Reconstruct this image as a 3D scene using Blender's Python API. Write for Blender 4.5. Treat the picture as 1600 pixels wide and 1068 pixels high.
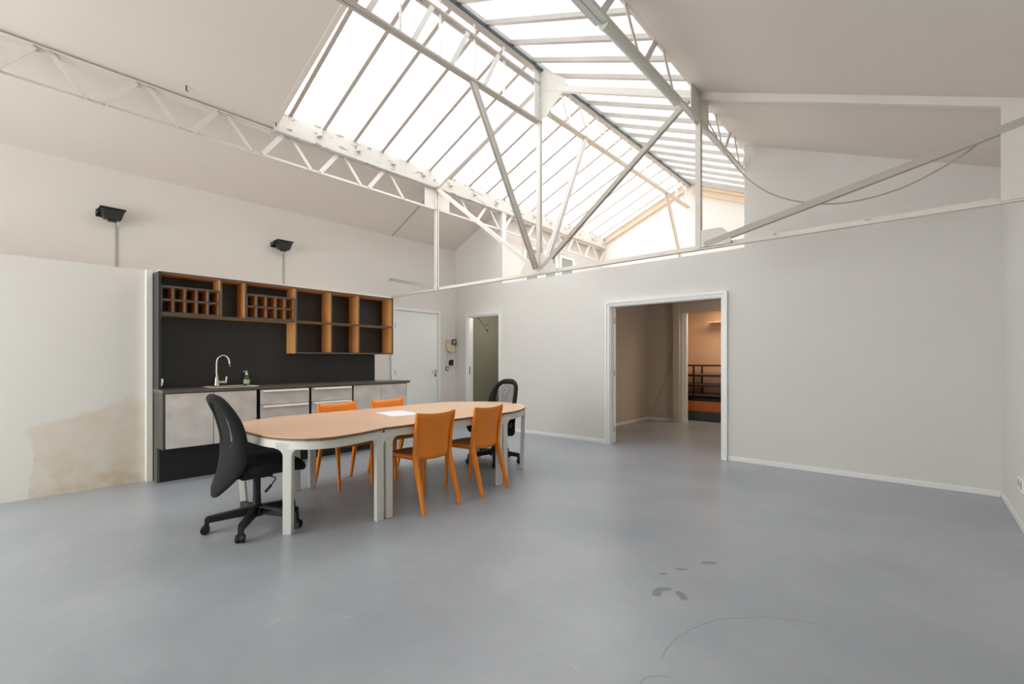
import bpy, bmesh, math, random
from mathutils import Vector, Matrix
random.seed(7)
PI = math.pi
for o in list(bpy.data.objects):
    bpy.data.objects.remove(o)
S = bpy.context.scene
C = S.collection

# ------------------------------------------------------------------ camera
cd = bpy.data.cameras.new('camera'); cam = bpy.data.objects.new('camera', cd); C.objects.link(cam)
cd.sensor_width = 36.0; cd.sensor_fit = 'HORIZONTAL'
cd.lens = 720.0 / 1600.0 * 36.0
cd.shift_y = 28.0 / 1600.0
cd.clip_start = 0.05; cd.clip_end = 200
cam.location = (0, 0, 1.25)
cam.rotation_euler = (math.radians(90), 0, math.radians(90 - 41.2 - 90 + 0) )
cam.rotation_euler = (math.radians(90), 0, math.radians(41.2 - 90))
S.camera = cam

# ------------------------------------------------------------------ world (bright overcast sky)
W = bpy.data.worlds.new('world'); S.world = W; W.use_nodes = True
nt = W.node_tree; nt.nodes.clear()
wo = nt.nodes.new('ShaderNodeOutputWorld'); bg = nt.nodes.new('ShaderNodeBackground')
bg.inputs[0].default_value = (1.0, 0.993, 0.984, 1); bg.inputs[1].default_value = 7.0
nt.links.new(bg.outputs[0], wo.inputs[0])
W.cycles.sampling_method = 'AUTOMATIC'

def portal(name, loc, rot, sx, sy):
    l = bpy.data.lights.new(name, 'AREA'); l.shape = 'RECTANGLE'; l.size = sx; l.size_y = sy
    l.energy = 1; l.cycles.is_portal = True
    o = bpy.data.objects.new(name, l); C.objects.link(o); o.location = loc; o.rotation_euler = rot
    return o
SL = math.atan(0.42)
portal('sky_portal', (6.0, 4.58, 4.66), (-SL, 0, 0), 7.6, 2.2)
portal('sky_portal', (6.0, 2.62, 4.66), (SL, 0, 0), 7.6, 2.2)
portal('sky_portal', (-3.30, 4.3, 1.7), (0, -PI/2, 0), 2.85, 4.2)

S.view_settings.view_transform = 'Standard'
S.view_settings.look = 'None'
S.view_settings.exposure = 0.45
S.view_settings.gamma = 1.0
S.view_settings.use_curve_mapping = False

# ------------------------------------------------------------------ materials
def srgb(r, g, b):
    f = lambda c: (c/255/12.92) if c/255 <= 0.04045 else ((c/255+0.055)/1.055)**2.4
    return (f(r), f(g), f(b), 1)

def mat(name, col, rough=0.6, metal=0.0, var=0.0, scale=3.0, bump=0.0, bscale=40.0, spec=0.5, stretch=None):
    m = bpy.data.materials.new(name); m.use_nodes = True
    n = m.node_tree.nodes; l = m.node_tree.links; p = n['Principled BSDF']
    p.inputs['Base Color'].default_value = col
    p.inputs['Roughness'].default_value = rough; p.inputs['Metallic'].default_value = metal
    p.inputs['Specular IOR Level'].default_value = spec
    tc = n.new('ShaderNodeTexCoord'); src = tc.outputs['Object']
    if stretch:
        mp = n.new('ShaderNodeMapping'); mp.inputs['Scale'].default_value = stretch
        l.new(src, mp.inputs[0]); src = mp.outputs[0]
    if var > 0:
        t = n.new('ShaderNodeTexNoise'); t.inputs['Scale'].default_value = scale; t.inputs['Detail'].default_value = 4
        l.new(src, t.inputs['Vector'])
        r = n.new('ShaderNodeMapRange'); r.inputs[1].default_value = 0.3; r.inputs[2].default_value = 0.7
        r.inputs[3].default_value = 1 - var; r.inputs[4].default_value = 1 + var
        l.new(t.outputs[0], r.inputs[0])
        x = n.new('ShaderNodeMix'); x.data_type = 'RGBA'; x.blend_type = 'MULTIPLY'; x.inputs[0].default_value = 1
        x.inputs[6].default_value = col; l.new(r.outputs[0], x.inputs[7])
        l.new(x.outputs[2], p.inputs['Base Color'])
    if bump > 0:
        t2 = n.new('ShaderNodeTexNoise'); t2.inputs['Scale'].default_value = bscale; t2.inputs['Detail'].default_value = 5
        l.new(src, t2.inputs['Vector'])
        b = n.new('ShaderNodeBump'); b.inputs['Strength'].default_value = bump; b.inputs['Distance'].default_value = 0.01
        l.new(t2.outputs[0], b.inputs['Height']); l.new(b.outputs[0], p.inputs['Normal'])
    return m

M = {}
M['wall'] = mat('white_wall_paint', srgb(228, 222, 216), 0.75, var=0.012, scale=1.1, bump=0.08, bscale=8)
M['wall_cool'] = mat('cool_white_wall_paint', srgb(223, 220, 216), 0.75, var=0.012, scale=1.1, bump=0.08, bscale=8)
M['ceil'] = mat('white_ceiling_paint', srgb(227, 217, 209), 0.85, var=0.02, scale=0.8, bump=0.06, bscale=5)
M['steel'] = mat('white_painted_steel', srgb(228, 222, 215), 0.45, var=0.02, scale=9)
M['steel_far'] = mat('cream_painted_steel', srgb(212, 198, 180), 0.5, var=0.02, scale=9)
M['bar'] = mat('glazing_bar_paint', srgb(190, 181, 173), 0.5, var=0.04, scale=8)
M['wood_raw'] = mat('raw_softwood', srgb(222, 198, 174), 0.7, var=0.06, scale=6, stretch=(1, 1, 8))
M['trim'] = mat('white_gloss_trim', srgb(240, 240, 240), 0.35)
M['door'] = mat('white_door_paint', srgb(236, 236, 233), 0.5)
M['black_lam'] = mat('black_laminate', srgb(44, 45, 45), 0.38, var=0.1, scale=2, spec=0.4)
M['edge'] = mat('dark_laminate_edge', srgb(78, 72, 68), 0.5, var=0.1, scale=12)
M['black'] = mat('black_plastic', srgb(15, 15, 16), 0.4)
M['blackfab'] = mat('black_fabric', srgb(9, 9, 10), 0.85, bump=0.3, bscale=300)
M['plinth'] = mat('black_plinth_board', srgb(24, 24, 24), 0.45)
M['darkgrey'] = mat('dark_grey_panel', srgb(74, 72, 66), 0.45, var=0.12, scale=2)
M['ply'] = mat('oiled_plywood', srgb(218, 160, 96), 0.5, var=0.10, scale=4, stretch=(1, 6, 1))
M['metal_door'] = mat('brushed_steel', srgb(214, 208, 203), 0.42, 0.30, var=0.13, scale=5.5)
M['chrome'] = mat('satin_nickel', srgb(214, 206, 196), 0.22, 1.0)
M['alu'] = mat('aluminium_handle', srgb(242, 240, 238), 0.35, 0.2)
M['tabletop'] = mat('beech_table_laminate', srgb(226, 190, 162), 0.42, var=0.03, scale=5, stretch=(1, 7, 1))
M['tableedge'] = mat('brown_table_edge', srgb(120, 92, 62), 0.5)
M['tableleg'] = mat('light_grey_powder_coat', srgb(212, 211, 204), 0.4)
M['orange'] = mat('orange_plastic', srgb(232, 132, 24), 0.40, var=0.03, scale=4)
M['paper'] = mat('white_paper', srgb(248, 248, 250), 0.6)
M['green'] = mat('green_liquid_plastic', srgb(60, 92, 22), 0.15)
M['labelgrey'] = mat('pale_label', srgb(190, 196, 184), 0.5)
M['beige'] = mat('beige_plastic', srgb(226, 208, 178), 0.45)
M['socket'] = mat('white_plastic', srgb(240, 240, 238), 0.4)
M['cable'] = mat('grey_cable', srgb(176, 168, 158), 0.6)
M['worktop'] = mat('dark_worktop', srgb(92, 84, 74), 0.28, var=0.12, scale=6)
M['olive'] = mat('olive_grey_paint', srgb(150, 146, 130), 0.8)
M['room'] = mat('bedroom_paint', srgb(200, 188, 174), 0.85, var=0.02, scale=1)
M['niche'] = mat('warm_plaster', srgb(216, 182, 152), 0.8, var=0.03, scale=3)
M['orangewood'] = mat('orange_wood', srgb(198, 112, 44), 0.5, var=0.1, scale=5, stretch=(1, 1, 8))
M['shelfwood'] = mat('brown_shelf_board', srgb(140, 104, 76), 0.5, var=0.1, scale=5)
M['slate'] = mat('dark_slate_board', srgb(62, 66, 70), 0.6)
M['ridge_dark'] = mat('dark_flashing', srgb(70, 78, 82), 0.5)
M['fixture'] = mat('grey_green_enamel', srgb(220, 221, 214), 0.4)
M['floorlight'] = mat('black_floodlight_metal', srgb(38, 40, 38), 0.45)
M['outside'] = mat('outside_ground', srgb(150, 150, 145), 0.9)

# damp-stained wall
def stained_wall():
    m = mat('stained_wall_plaster', srgb(218, 214, 208), 0.8, bump=0.12, bscale=7)
    n = m.node_tree.nodes; l = m.node_tree.links; p = n['Principled BSDF']
    tc = n.new('ShaderNodeTexCoord'); sp = n.new('ShaderNodeSeparateXYZ')
    nz = n.new('ShaderNodeTexNoise'); nz.inputs['Scale'].default_value = 3.2; nz.inputs['Detail'].default_value = 8; nz.inputs['Roughness'].default_value = 0.6
    l.new(tc.outputs['Object'], nz.inputs['Vector'])
    add = n.new('ShaderNodeMix'); add.data_type = 'RGBA'; add.blend_type = 'LINEAR_LIGHT'; add.inputs[0].default_value = 0.16
    l.new(tc.outputs['Object'], add.inputs[6]); l.new(nz.outputs['Color'], add.inputs[7]); l.new(add.outputs[2], sp.inputs[0])
    def ramp(sock, a, b):
        r = n.new('ShaderNodeMapRange'); r.inputs[1].default_value = a; r.inputs[2].default_value = b; r.clamp = True
        l.new(sock, r.inputs[0]); return r.outputs[0]
    def mul(a, b):
        k = n.new('ShaderNodeMath'); k.operation = 'MULTIPLY'; l.new(a, k.inputs[0]); l.new(b, k.inputs[1]); return k.outputs[0]
    # height limit rises towards the kitchen: z < 0.55 + 0.38*x
    lim = n.new('ShaderNodeMath'); lim.operation = 'MULTIPLY_ADD'; lim.inputs[1].default_value = 0.32; lim.inputs[2].default_value = 0.56
    l.new(sp.outputs[0], lim.inputs[0])
    df = n.new('ShaderNodeMath'); df.operation = 'SUBTRACT'; l.new(lim.outputs[0], df.inputs[0]); l.new(sp.outputs[2], df.inputs[1])
    mask = mul(ramp(df.outputs[0], -0.01, 0.03), ramp(sp.outputs[0], 0.245, 0.27))
    nz2 = n.new('ShaderNodeTexNoise'); nz2.inputs['Scale'].default_value = 5; nz2.inputs['Detail'].default_value = 6
    l.new(tc.outputs['Object'], nz2.inputs['Vector'])
    inten = ramp(nz2.outputs[0], 0.25, 0.75)
    k = n.new('ShaderNodeMath'); k.operation = 'MULTIPLY_ADD'; k.inputs[1].default_value = 0.75; k.inputs[2].default_value = 0.30
    l.new(inten, k.inputs[0])
    mx = n.new('ShaderNodeMix'); mx.data_type = 'RGBA'; mx.inputs[6].default_value = srgb(218, 214, 208); mx.inputs[7].default_value = srgb(210, 196, 178)
    l.new(mul(mask, k.outputs[0]), mx.inputs[0])
    # brown bottom right corner of the patch
    sp2 = n.new('ShaderNodeSeparateXYZ'); l.new(tc.outputs['Object'], sp2.inputs[0])
    low = ramp(sp2.outputs[2], 0.32, 0.0)
    br = mul(mul(low, mask), ramp(nz2.outputs[0], 0.45, 0.62))
    k2 = n.new('ShaderNodeMath'); k2.operation = 'MULTIPLY'; k2.inputs[1].default_value = 0.45; l.new(br, k2.inputs[0])
    mx2 = n.new('ShaderNodeMix'); mx2.data_type = 'RGBA'; l.new(mx.outputs[2], mx2.inputs[6]); mx2.inputs[7].default_value = srgb(188, 150, 108)
    l.new(k2.outputs[0], mx2.inputs[0]); l.new(mx2.outputs[2], p.inputs['Base Color'])
    return m
M['stain'] = stained_wall()

# peeling white paint on the kerb of the skylight
def peeling():
    m = mat('peeling_white_paint', srgb(206, 203, 198), 0.6, bump=0.5, bscale=14)
    n = m.node_tree.nodes; l = m.node_tree.links; p = n['Principled BSDF']
    tc = n.new('ShaderNodeTexCoord'); nz = n.new('ShaderNodeTexNoise'); nz.inputs['Scale'].default_value = 9; nz.inputs['Detail'].default_value = 8
    mp = n.new('ShaderNodeMapping'); mp.inputs['Scale'].default_value = (0.7, 1, 2.2)
    l.new(tc.outputs['Object'], mp.inputs[0]); l.new(mp.outputs[0], nz.inputs['Vector'])
    r = n.new('ShaderNodeMapRange'); r.inputs[1].default_value = 0.615; r.inputs[2].default_value = 0.635; l.new(nz.outputs[0], r.inputs[0])
    mx = n.new('ShaderNodeMix'); mx.data_type = 'RGBA'; mx.inputs[6].default_value = srgb(206, 203, 198); mx.inputs[7].default_value = srgb(158, 146, 132)
    l.new(r.outputs[0], mx.inputs[0]); l.new(mx.outputs[2], p.inputs['Base Color'])
    return m
M['peel'] = peeling()

# translucent roof glass
def glass(name, tint, tr=0.82, grime=0.06):
    m = bpy.data.materials.new(name); m.use_nodes = True
    n = m.node_tree.nodes; l = m.node_tree.links; n.clear()
    out = n.new('ShaderNodeOutputMaterial'); t = n.new('ShaderNodeBsdfTransparent'); g = n.new('ShaderNodeBsdfGlossy'); d = n.new('ShaderNodeBsdfTranslucent')
    g.inputs['Roughness'].default_value = 0.25; g.inputs[0].default_value = (0.8, 0.8, 0.8, 1)
    tc = n.new('ShaderNodeTexCoord'); nz = n.new('ShaderNodeTexNoise'); nz.inputs['Scale'].default_value = 2.0; nz.inputs['Detail'].default_value = 5
    l.new(tc.outputs['Object'], nz.inputs['Vector'])
    r = n.new('ShaderNodeMapRange'); r.inputs[1].default_value = 0.35; r.inputs[2].default_value = 0.7; r.inputs[3].default_value = tr; r.inputs[4].default_value = tr*(1-grime*3)
    l.new(nz.outputs[0], r.inputs[0])
    mx0 = n.new('ShaderNodeMix'); mx0.data_type = 'RGBA'; mx0.blend_type = 'MULTIPLY'; mx0.inputs[0].default_value = 1; mx0.inputs[6].default_value = tint
    l.new(r.outputs[0], mx0.inputs[7]); l.new(mx0.outputs[2], t.inputs[0])
    d.inputs[0].default_value = tint
    a = n.new('ShaderNodeMixShader'); a.inputs[0].default_value = 0.12; l.new(t.outputs[0], a.inputs[1]); l.new(d.outputs[0], a.inputs[2])
    b = n.new('ShaderNodeMixShader'); b.inputs[0].default_value = 0.03; l.new(a.outputs[0], b.inputs[1]); l.new(g.outputs[0], b.inputs[2])
    l.new(b.outputs[0], out.inputs[0])
    return m
M['glass'] = glass('frosted_roof_glass', (1, 1, 1, 1), 0.68)
M['glass_blue'] = glass('grimy_roof_glass', (0.95, 0.99, 1.0, 1), 0.37, 0.05)
def paneglass():
    m = bpy.data.materials.new('dark_window_glass'); m.use_nodes = True
    p = m.node_tree.nodes['Principled BSDF']; p.inputs['Base Color'].default_value = srgb(150, 158, 152); p.inputs['Roughness'].default_value = 0.12
    return m
M['pane'] = paneglass()
def clearglass():
    m = bpy.data.materials.new('clear_window_glass'); m.use_nodes = True
    n = m.node_tree.nodes; l = m.node_tree.links; n.clear()
    out = n.new('ShaderNodeOutputMaterial'); t = n.new('ShaderNodeBsdfTransparent'); g = n.new('ShaderNodeBsdfGlossy'); g.inputs['Roughness'].default_value = 0.02
    t.inputs[0].default_value = (0.93, 0.95, 0.94, 1)
    b = n.new('ShaderNodeMixShader'); b.inputs[0].default_value = 0.06
    l.new(t.outputs[0], b.inputs[1]); l.new(g.outputs[0], b.inputs[2]); l.new(b.outputs[0], out.inputs[0]); return m
M['clear'] = clearglass()
def meshfab():
    m = bpy.data.materials.new('black_open_mesh_fabric'); m.use_nodes = True
    n = m.node_tree.nodes; l = m.node_tree.links; p = n['Principled BSDF']
    p.inputs['Base Color'].default_value = srgb(26, 26, 28); p.inputs['Roughness'].default_value = 0.6
    tc = n.new('ShaderNodeTexCoord'); w1 = n.new('ShaderNodeTexVoronoi'); w1.inputs['Scale'].default_value = 260
    l.new(tc.outputs['Object'], w1.inputs['Vector'])
    r = n.new('ShaderNodeMath'); r.operation = 'GREATER_THAN'; r.inputs[1].default_value = 0.50
    l.new(w1.outputs['Distance'], r.inputs[0]); l.new(r.outputs[0], p.inputs['Alpha']); return m
M['mesh'] = meshfab()

# polished painted floor with stains and hairline cracks
def floor_mat():
    m = bpy.data.materials.new('grey_painted_concrete'); m.use_nodes = True
    n = m.node_tree.nodes; l = m.node_tree.links; p = n['Principled BSDF']
    tc = n.new('ShaderNodeTexCoord'); co = tc.outputs['Object']
    def noise(s, d=5, rgh=0.55):
        t = n.new('ShaderNodeTexNoise'); t.inputs['Scale'].default_value = s; t.inputs['Detail'].default_value = d; t.inputs['Roughness'].default_value = rgh
        l.new(co, t.inputs['Vector']); return t
    def rng(sock, a, b, c=0.0, d=1.0):
        r = n.new('ShaderNodeMapRange'); r.clamp = True
        for i, v in zip((1, 2, 3, 4), (a, b, c, d)): r.inputs[i].default_value = v
        l.new(sock, r.inputs[0]); return r.outputs[0]
    def m2(op, a, b):
        k = n.new('ShaderNodeMath'); k.operation = op
        for i, v in enumerate((a, b)):
            if isinstance(v, (int, float)): k.inputs[i].default_value = v
            else: l.new(v, k.inputs[i])
        return k.outputs[0]
    base = n.new('ShaderNodeMix'); base.data_type = 'RGBA'
    base.inputs[6].default_value = srgb(152, 158, 166); base.inputs[7].default_value = srgb(167, 172, 178)
    l.new(rng(noise(0.9, 6).outputs[0], 0.35, 0.65), base.inputs[0])
    col = base.outputs[2]
    warp = noise(9, 4, 0.6)
    wv = n.new('ShaderNodeMix'); wv.data_type = 'RGBA'; wv.blend_type = 'LINEAR_LIGHT'; wv.inputs[0].default_value = 0.022
    l.new(co, wv.inputs[6]); l.new(warp.outputs['Color'], wv.inputs[7])
    def spot(cx, cy, ax, ay, ang, edge=0.12):
        mp = n.new('ShaderNodeMapping'); mp.vector_type = 'TEXTURE'
        mp.inputs['Location'].default_value = (cx, cy, 0); mp.inputs['Rotation'].default_value = (0, 0, ang); mp.inputs['Scale'].default_value = (ax, ay, 1)
        l.new(wv.outputs[2], mp.inputs[0])
        sx = n.new('ShaderNodeSeparateXYZ'); l.new(mp.outputs[0], sx.inputs[0])
        d = m2('SQRT', m2('ADD', m2('MULTIPLY', sx.outputs[0], sx.outputs[0]), m2('MULTIPLY', sx.outputs[1], sx.outputs[1])), 0)
        return rng(d, 1.0, 1.0 - edge), d
    tot = None
    for a in [(2.38, 1.045, .045, .028, 0.2), (2.44, 1.03, .05, .022, -0.9), (2.44, .935, .045, .025, 0.9), (2.412, .912, .022, .022, 0),
              (2.615, 1.117, .026, .013, -.9), (2.736, 1.054, .05, .014, -.9), (2.934, .959, .05, .022, -.9)]:
        s_, _ = spot(*a)
        tot = s_ if tot is None else m2('MAXIMUM', tot, s_)
    mx = n.new('ShaderNodeMix'); mx.data_type = 'RGBA'; l.new(col, mx.inputs[6]); mx.inputs[7].default_value = srgb(112, 118, 124)
    l.new(m2('MULTIPLY', tot, 0.8), mx.inputs[0]); col = mx.outputs[2]
    # long faint scuffs
    sc = None
    for a in [(1.15, 2.078, .045, .012, -.3, .9), (1.62, 2.2, .05, .014, -1.1, .9), (.9, 2.3, .06, .015, .3, .9), (2.2, 2.2, .05, .01, .5, .9), (1.58, 1.04, .03, .012, 1.2, .6)]:
        s_, _ = spot(*a); sc = s_ if sc is None else m2('MAXIMUM', sc, s_)
    mx = n.new('ShaderNodeMix'); mx.data_type = 'RGBA'; l.new(col, mx.inputs[6]); mx.inputs[7].default_value = srgb(190, 195, 200)
    l.new(m2('MULTIPLY', sc, 0.35), mx.inputs[0]); col = mx.outputs[2]
    # hairline cracks: arcs of two large rings
    cr = None
    sxy = n.new('ShaderNodeSeparateXYZ'); l.new(co, sxy.inputs[0])
    for (cx, cy, r0, xa, ya) in [(1.980, 0.167, 0.642, 1.84, 0.30), (1.68, 0.70, .10, 1.5, 0.70)]:
        _, d = spot(cx, cy, r0, r0, 0)
        ring = rng(m2('ABSOLUTE', m2('SUBTRACT', d, 1.0), 0), 0.0035/r0, 0.001/r0)
        ns = m2('MULTIPLY', rng(sxy.outputs[0], xa, xa+0.03), rng(sxy.outputs[1], ya, ya+0.05))
        ring = m2('MULTIPLY', ring, ns)
        cr = ring if cr is None else m2('MAXIMUM', cr, ring)
    mx = n.new('ShaderNodeMix'); mx.data_type = 'RGBA'; l.new(col, mx.inputs[6]); mx.inputs[7].default_value = srgb(100, 104, 110)
    l.new(m2('MULTIPLY', cr, 0.6), mx.inputs[0]); col = mx.outputs[2]
    # fine dirt
    fine = rng(noise(6, 8, 0.7).outputs[0], 0.3, 0.7, 0.965, 1.035)
    mm = n.new('ShaderNodeMix'); mm.data_type = 'RGBA'; mm.blend_type = 'MULTIPLY'; mm.inputs[0].default_value = 1
    l.new(col, mm.inputs[6]); l.new(fine, mm.inputs[7]); l.new(mm.outputs[2], p.inputs['Base Color'])
    rr = rng(noise(2.2, 6).outputs[0], 0.3, 0.7, 0.285, 0.33); l.new(rr, p.inputs['Roughness'])
    p.inputs['Specular IOR Level'].default_value = 0.5
    b = n.new('ShaderNodeBump'); b.inputs['Strength'].default_value = 0.03; b.inputs['Distance'].default_value = 0.01
    l.new(noise(3, 3).outputs[0], b.inputs['Height']); l.new(b.outputs[0], p.inputs['Normal'])
    return m
M['floor'] = floor_mat()

# ------------------------------------------------------------------ geometry helpers
def box(bm, x0, x1, y0, y1, z0, z1):
    vs = [bm.verts.new((x, y, z)) for x in (x0, x1) for y in (y0, y1) for z in (z0, z1)]
    for f in ((0,1,3,2),(4,6,7,5),(0,4,5,1),(2,3,7,6),(0,2,6,4),(1,5,7,3)):
        bm.faces.new([vs[i] for i in f])

def bar(bm, p0, p1, w, h, up=(0,0,1), w1=None, h1=None):
    """rectangular bar, w across, h along 'up'."""
    p0 = Vector(p0); p1 = Vector(p1); d = (p1-p0).normalized(); up = Vector(up)
    s = d.cross(up)
    if s.length < 1e-4: s = d.cross(Vector((1,0,0)))
    s.normalize(); u = s.cross(d).normalized()
    w1 = w if w1 is None else w1; h1 = h if h1 is None else h1
    r = []
    for p, ww, hh in ((p0, w, h), (p1, w1, h1)):
        r.append([bm.verts.new(p + s*a*ww/2 + u*b*hh/2) for a, b in ((-1,-1),(1,-1),(1,1),(-1,1))])
    a, b = r
    bm.faces.new(a[::-1]); bm.faces.new(b)
    for i in range(4): bm.faces.new((a[i], a[(i+1)%4], b[(i+1)%4], b[i]))

def tube(bm, pts, r, seg=10, caps=True):
    pts = [Vector(p) for p in pts]; rings = []; n = len(pts)
    rs = r if isinstance(r, (list, tuple)) else [r]*n
    prev = None
    for i, p in enumerate(pts):
        d = (pts[min(i+1, n-1)] - pts[max(i-1, 0)]).normalized()
        if prev is None:
            s = d.cross(Vector((0,0,1)))
            if s.length < 1e-3: s = d.cross(Vector((1,0,0)))
        else:
            s = prev - d*prev.dot(d)
        s.normalize(); prev = s; u = d.cross(s)
        rings.append([bm.verts.new(p + (s*math.cos(2*PI*k/seg) + u*math.sin(2*PI*k/seg))*rs[i]) for k in range(seg)])
    for a, b in zip(rings, rings[1:]):
        for k in range(seg): bm.faces.new((a[k], a[(k+1)%seg], b[(k+1)%seg], b[k]))
    if caps:
        bm.faces.new(rings[0][::-1]); bm.faces.new(rings[-1])

def lathe(bm, prof, c=(0,0,0), seg=20):
    rings = []
    for r, z in prof:
        rings.append([bm.verts.new((c[0]+r*math.cos(2*PI*k/seg), c[1]+r*math.sin(2*PI*k/seg), c[2]+z)) for k in range(seg)])
    for a, b in zip(rings, rings[1:]):
        for k in range(seg): bm.faces.new((a[k], a[(k+1)%seg], b[(k+1)%seg], b[k]))
    bm.faces.new(rings[0][::-1]); bm.faces.new(rings[-1])

def prism(bm, pts, vec):
    """extrude polygon (3D points) along vec."""
    vec = Vector(vec); a = [bm.verts.new(Vector(p)) for p in pts]; b = [bm.verts.new(Vector(p)+vec) for p in pts]
    bm.faces.new(a[::-1]); bm.faces.new(b); k = len(a)
    for i in range(k): bm.faces.new((a[i], a[(i+1)%k], b[(i+1)%k], b[i]))

def B(): return bmesh.new()

def mk(name, bm, m, parent=None, bevel=0.0, smooth=False, seg=2, local=False):
    """link a bmesh as one object; verts are in world space unless local, moved under the parent's origin."""
    bmesh.ops.recalc_face_normals(bm, faces=bm.faces)
    if parent is not None and not local:
        off = parent_world(parent)
        for v in bm.verts: v.co -= off
    me = bpy.data.meshes.new(name); bm.to_mesh(me); bm.free()
    me.materials.append(m)
    if smooth:
        for p in me.polygons: p.use_smooth = True
    o = bpy.data.objects.new(name, me); C.objects.link(o)
    if parent is not None: o.parent = parent
    if bevel > 0:
        md = o.modifiers.new('bevel', 'BEVEL'); md.width = bevel; md.segments = seg; md.limit_method = 'ANGLE'; md.angle_limit = math.radians(40)
    return o

def parent_world(p):
    v = Vector((0,0,0))
    while p is not None: v += p.location; p = p.parent
    return v

def thing(name, loc, label, cat, group=None, rz=0):
    o = bpy.data.objects.new(name, None); C.objects.link(o); o.location = loc; o.rotation_euler = (0,0,rz)
    o.empty_display_size = 0.1
    o['label'] = label; o['category'] = cat
    if group: o['group'] = group
    return o
def tag(o, label, cat, group=None):
    o['label'] = label; o['category'] = cat
    if group: o['group'] = group
    return o
def struct(name, bm, m, bevel=0.0):
    o = mk(name, bm, m, None, bevel); o['kind'] = 'structure'; return o
def plane_solid(o, t=0.02):
    return o
def dup(root, loc, rz, label, group=None):
    def cp(o, par):
        c = o.copy(); C.objects.link(c); c.parent = par
        for ch in [q for q in kids if q.parent == o]: cp(ch, c)
        return c
    kids = list(C.objects)
    r = cp(root, None); r.location = loc; r.rotation_euler = (0,0,rz); r['label'] = label
    if group: r['group'] = group
    return r

# ================================================================== ROOM SHELL
XB, YL, YR, XR = 6.10, 6.83, -0.60, -3.20
def cz(y):                                       # ceiling height
    if y > 5.57: return 3.40 + 0.455*(6.83-y)
    return 3.973 + 0.379*(5.57-y) if y > 3.6 else 4.72 - 0.421*(3.6-y) if y > 1.63 else 3.89 - 0.40*(1.63-y)
def gz(y): return 4.985 - 0.42*abs(y-3.6)       # glazing plane
def prof(bm, pts, x0, x1):                      # pts in (y, z)
    prism(bm, [(x0, y, z) for y, z in pts], (x1-x0, 0, 0))

bm = B(); box(bm, XR-0.1, 10.7, YR-0.1, YL+0.1, -0.1, 0.0); struct('floor', bm, M['floor'])
# ceiling slabs
def slab(y0, y1, x0, x1, t=0.10):
    b_ = B(); prof(b_, [(y0, cz(y0)), (y1, cz(y1)), (y1, cz(y1)+t), (y0, cz(y0)+t)], x0, x1)
    struct('ceiling', b_, M['ceil'])
slab(5.57, YL+0.1, XR-0.1, 9.9)
slab(YR-0.1, 1.63, XR-0.1, 9.9)
slab(3.6, 5.57, XR-0.1, 2.23)
slab(1.63, 3.6, XR-0.1, 2.23)
# walls
bm = B()
prof(bm, [(YL, 0), (YL+0.12, 0), (YL+0.12, 3.45), (YL, 3.45)], XR-0.1, XB+0.1)
struct('wall_left', bm, M['wall'])
bm = B(); box(bm, XR, 3.78, 6.0, YL-0.001, 0, 2.178)
struct('wall_left_lower', bm, M['stain'])
bm = B(); prof(bm, [(YR-0.12, 0), (YR, 0), (YR, 3.05), (YR-0.12, 3.05)], XR-0.1, XB+0.1)
struct('wall_right', bm, M['wall_cool'])
bm = B()
SD0, SD1, BD0, BD1, DH = 5.645, 6.44, 1.83, 3.41, 2.045
SDH = 2.07
x0, x1 = XB, XB+0.10
prof(bm, [(SD1, 0), (YL, 0), (YL, cz(YL)+.03), (SD1, cz(SD1)+.03)], x0, x1)
prof(bm, [(SD0, SDH), (SD1, SDH), (SD1, cz(SD1)+.03), (SD0, cz(SD0)+.03)], x0, x1)
prof(bm, [(5.57, 0), (SD0, 0), (SD0, cz(SD0)+.03), (5.57, cz(5.57)+.03)], x0, x1)
prof(bm, [(BD1, 0), (5.57, 0), (5.57, 2.62), (BD1, 2.62)], x0, x1)
prof(bm, [(BD0, DH), (BD1, DH), (BD1, 2.62), (BD0, 2.62)], x0, x1)
prof(bm, [(1.571, 0), (BD0, 0), (BD0, 2.62), (1.571, 2.62)], x0, x1)
prof(bm, [(YR, 0), (1.571, 0), (1.571, cz(1.571)+.03), (YR, cz(YR)+.03)], x0, x1)
struct('wall_back', bm, M['wall_cool'])
# rear wall behind the camera with a wide unseen window added as fill light
bm = B(); x0, x1 = XR-0.12, XR
wy0, wy1, wz0, wz1 = 2.3, 6.3, 0.3, 3.05
prof(bm, [(YR, 0), (YL, 0), (YL, wz0), (YR, wz0)], x0, x1)
prof(bm, [(YR, wz0), (wy0, wz0), (wy0, wz1), (YR, wz1)], x0, x1)
prof(bm, [(wy1, wz0), (YL, wz0), (YL, wz1), (wy1, wz1)], x0, x1)
prof(bm, [(YR, wz1-0.001), (YL, wz1-0.001), (YL, cz(YL)+.03), (3.6, 4.73), (YR, cz(YR)+.03)], x0, x1)
struct('wall_rear', bm, M['wall'])
w2 = bpy.data.objects.new('window_2', None); C.objects.link(w2); w2.location = (XR-0.06, 4.3, wz0); w2['kind'] = 'structure'
for i in range(5):
    y = wy0 + (wy1-wy0)*i/4
    bm = B(); box(bm, XR-0.09, XR-0.03, y-0.03, y+0.03, wz0, wz1); mk('mullion', bm, M['trim'], w2)
    if i < 4:
        y2 = wy0 + (wy1-wy0)*(i+1)/4
        bm = B(); box(bm, XR-0.065, XR-0.055, y+0.03, y2-0.03, wz0+0.05, wz1-0.05); mk('pane', bm, M['clear'], w2)
for z in (wz0, wz1-0.05):
    bm = B(); box(bm, XR-0.09, XR-0.03, wy0, wy1, z, z+0.05); mk('rail', bm, M['trim'], w2)

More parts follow.
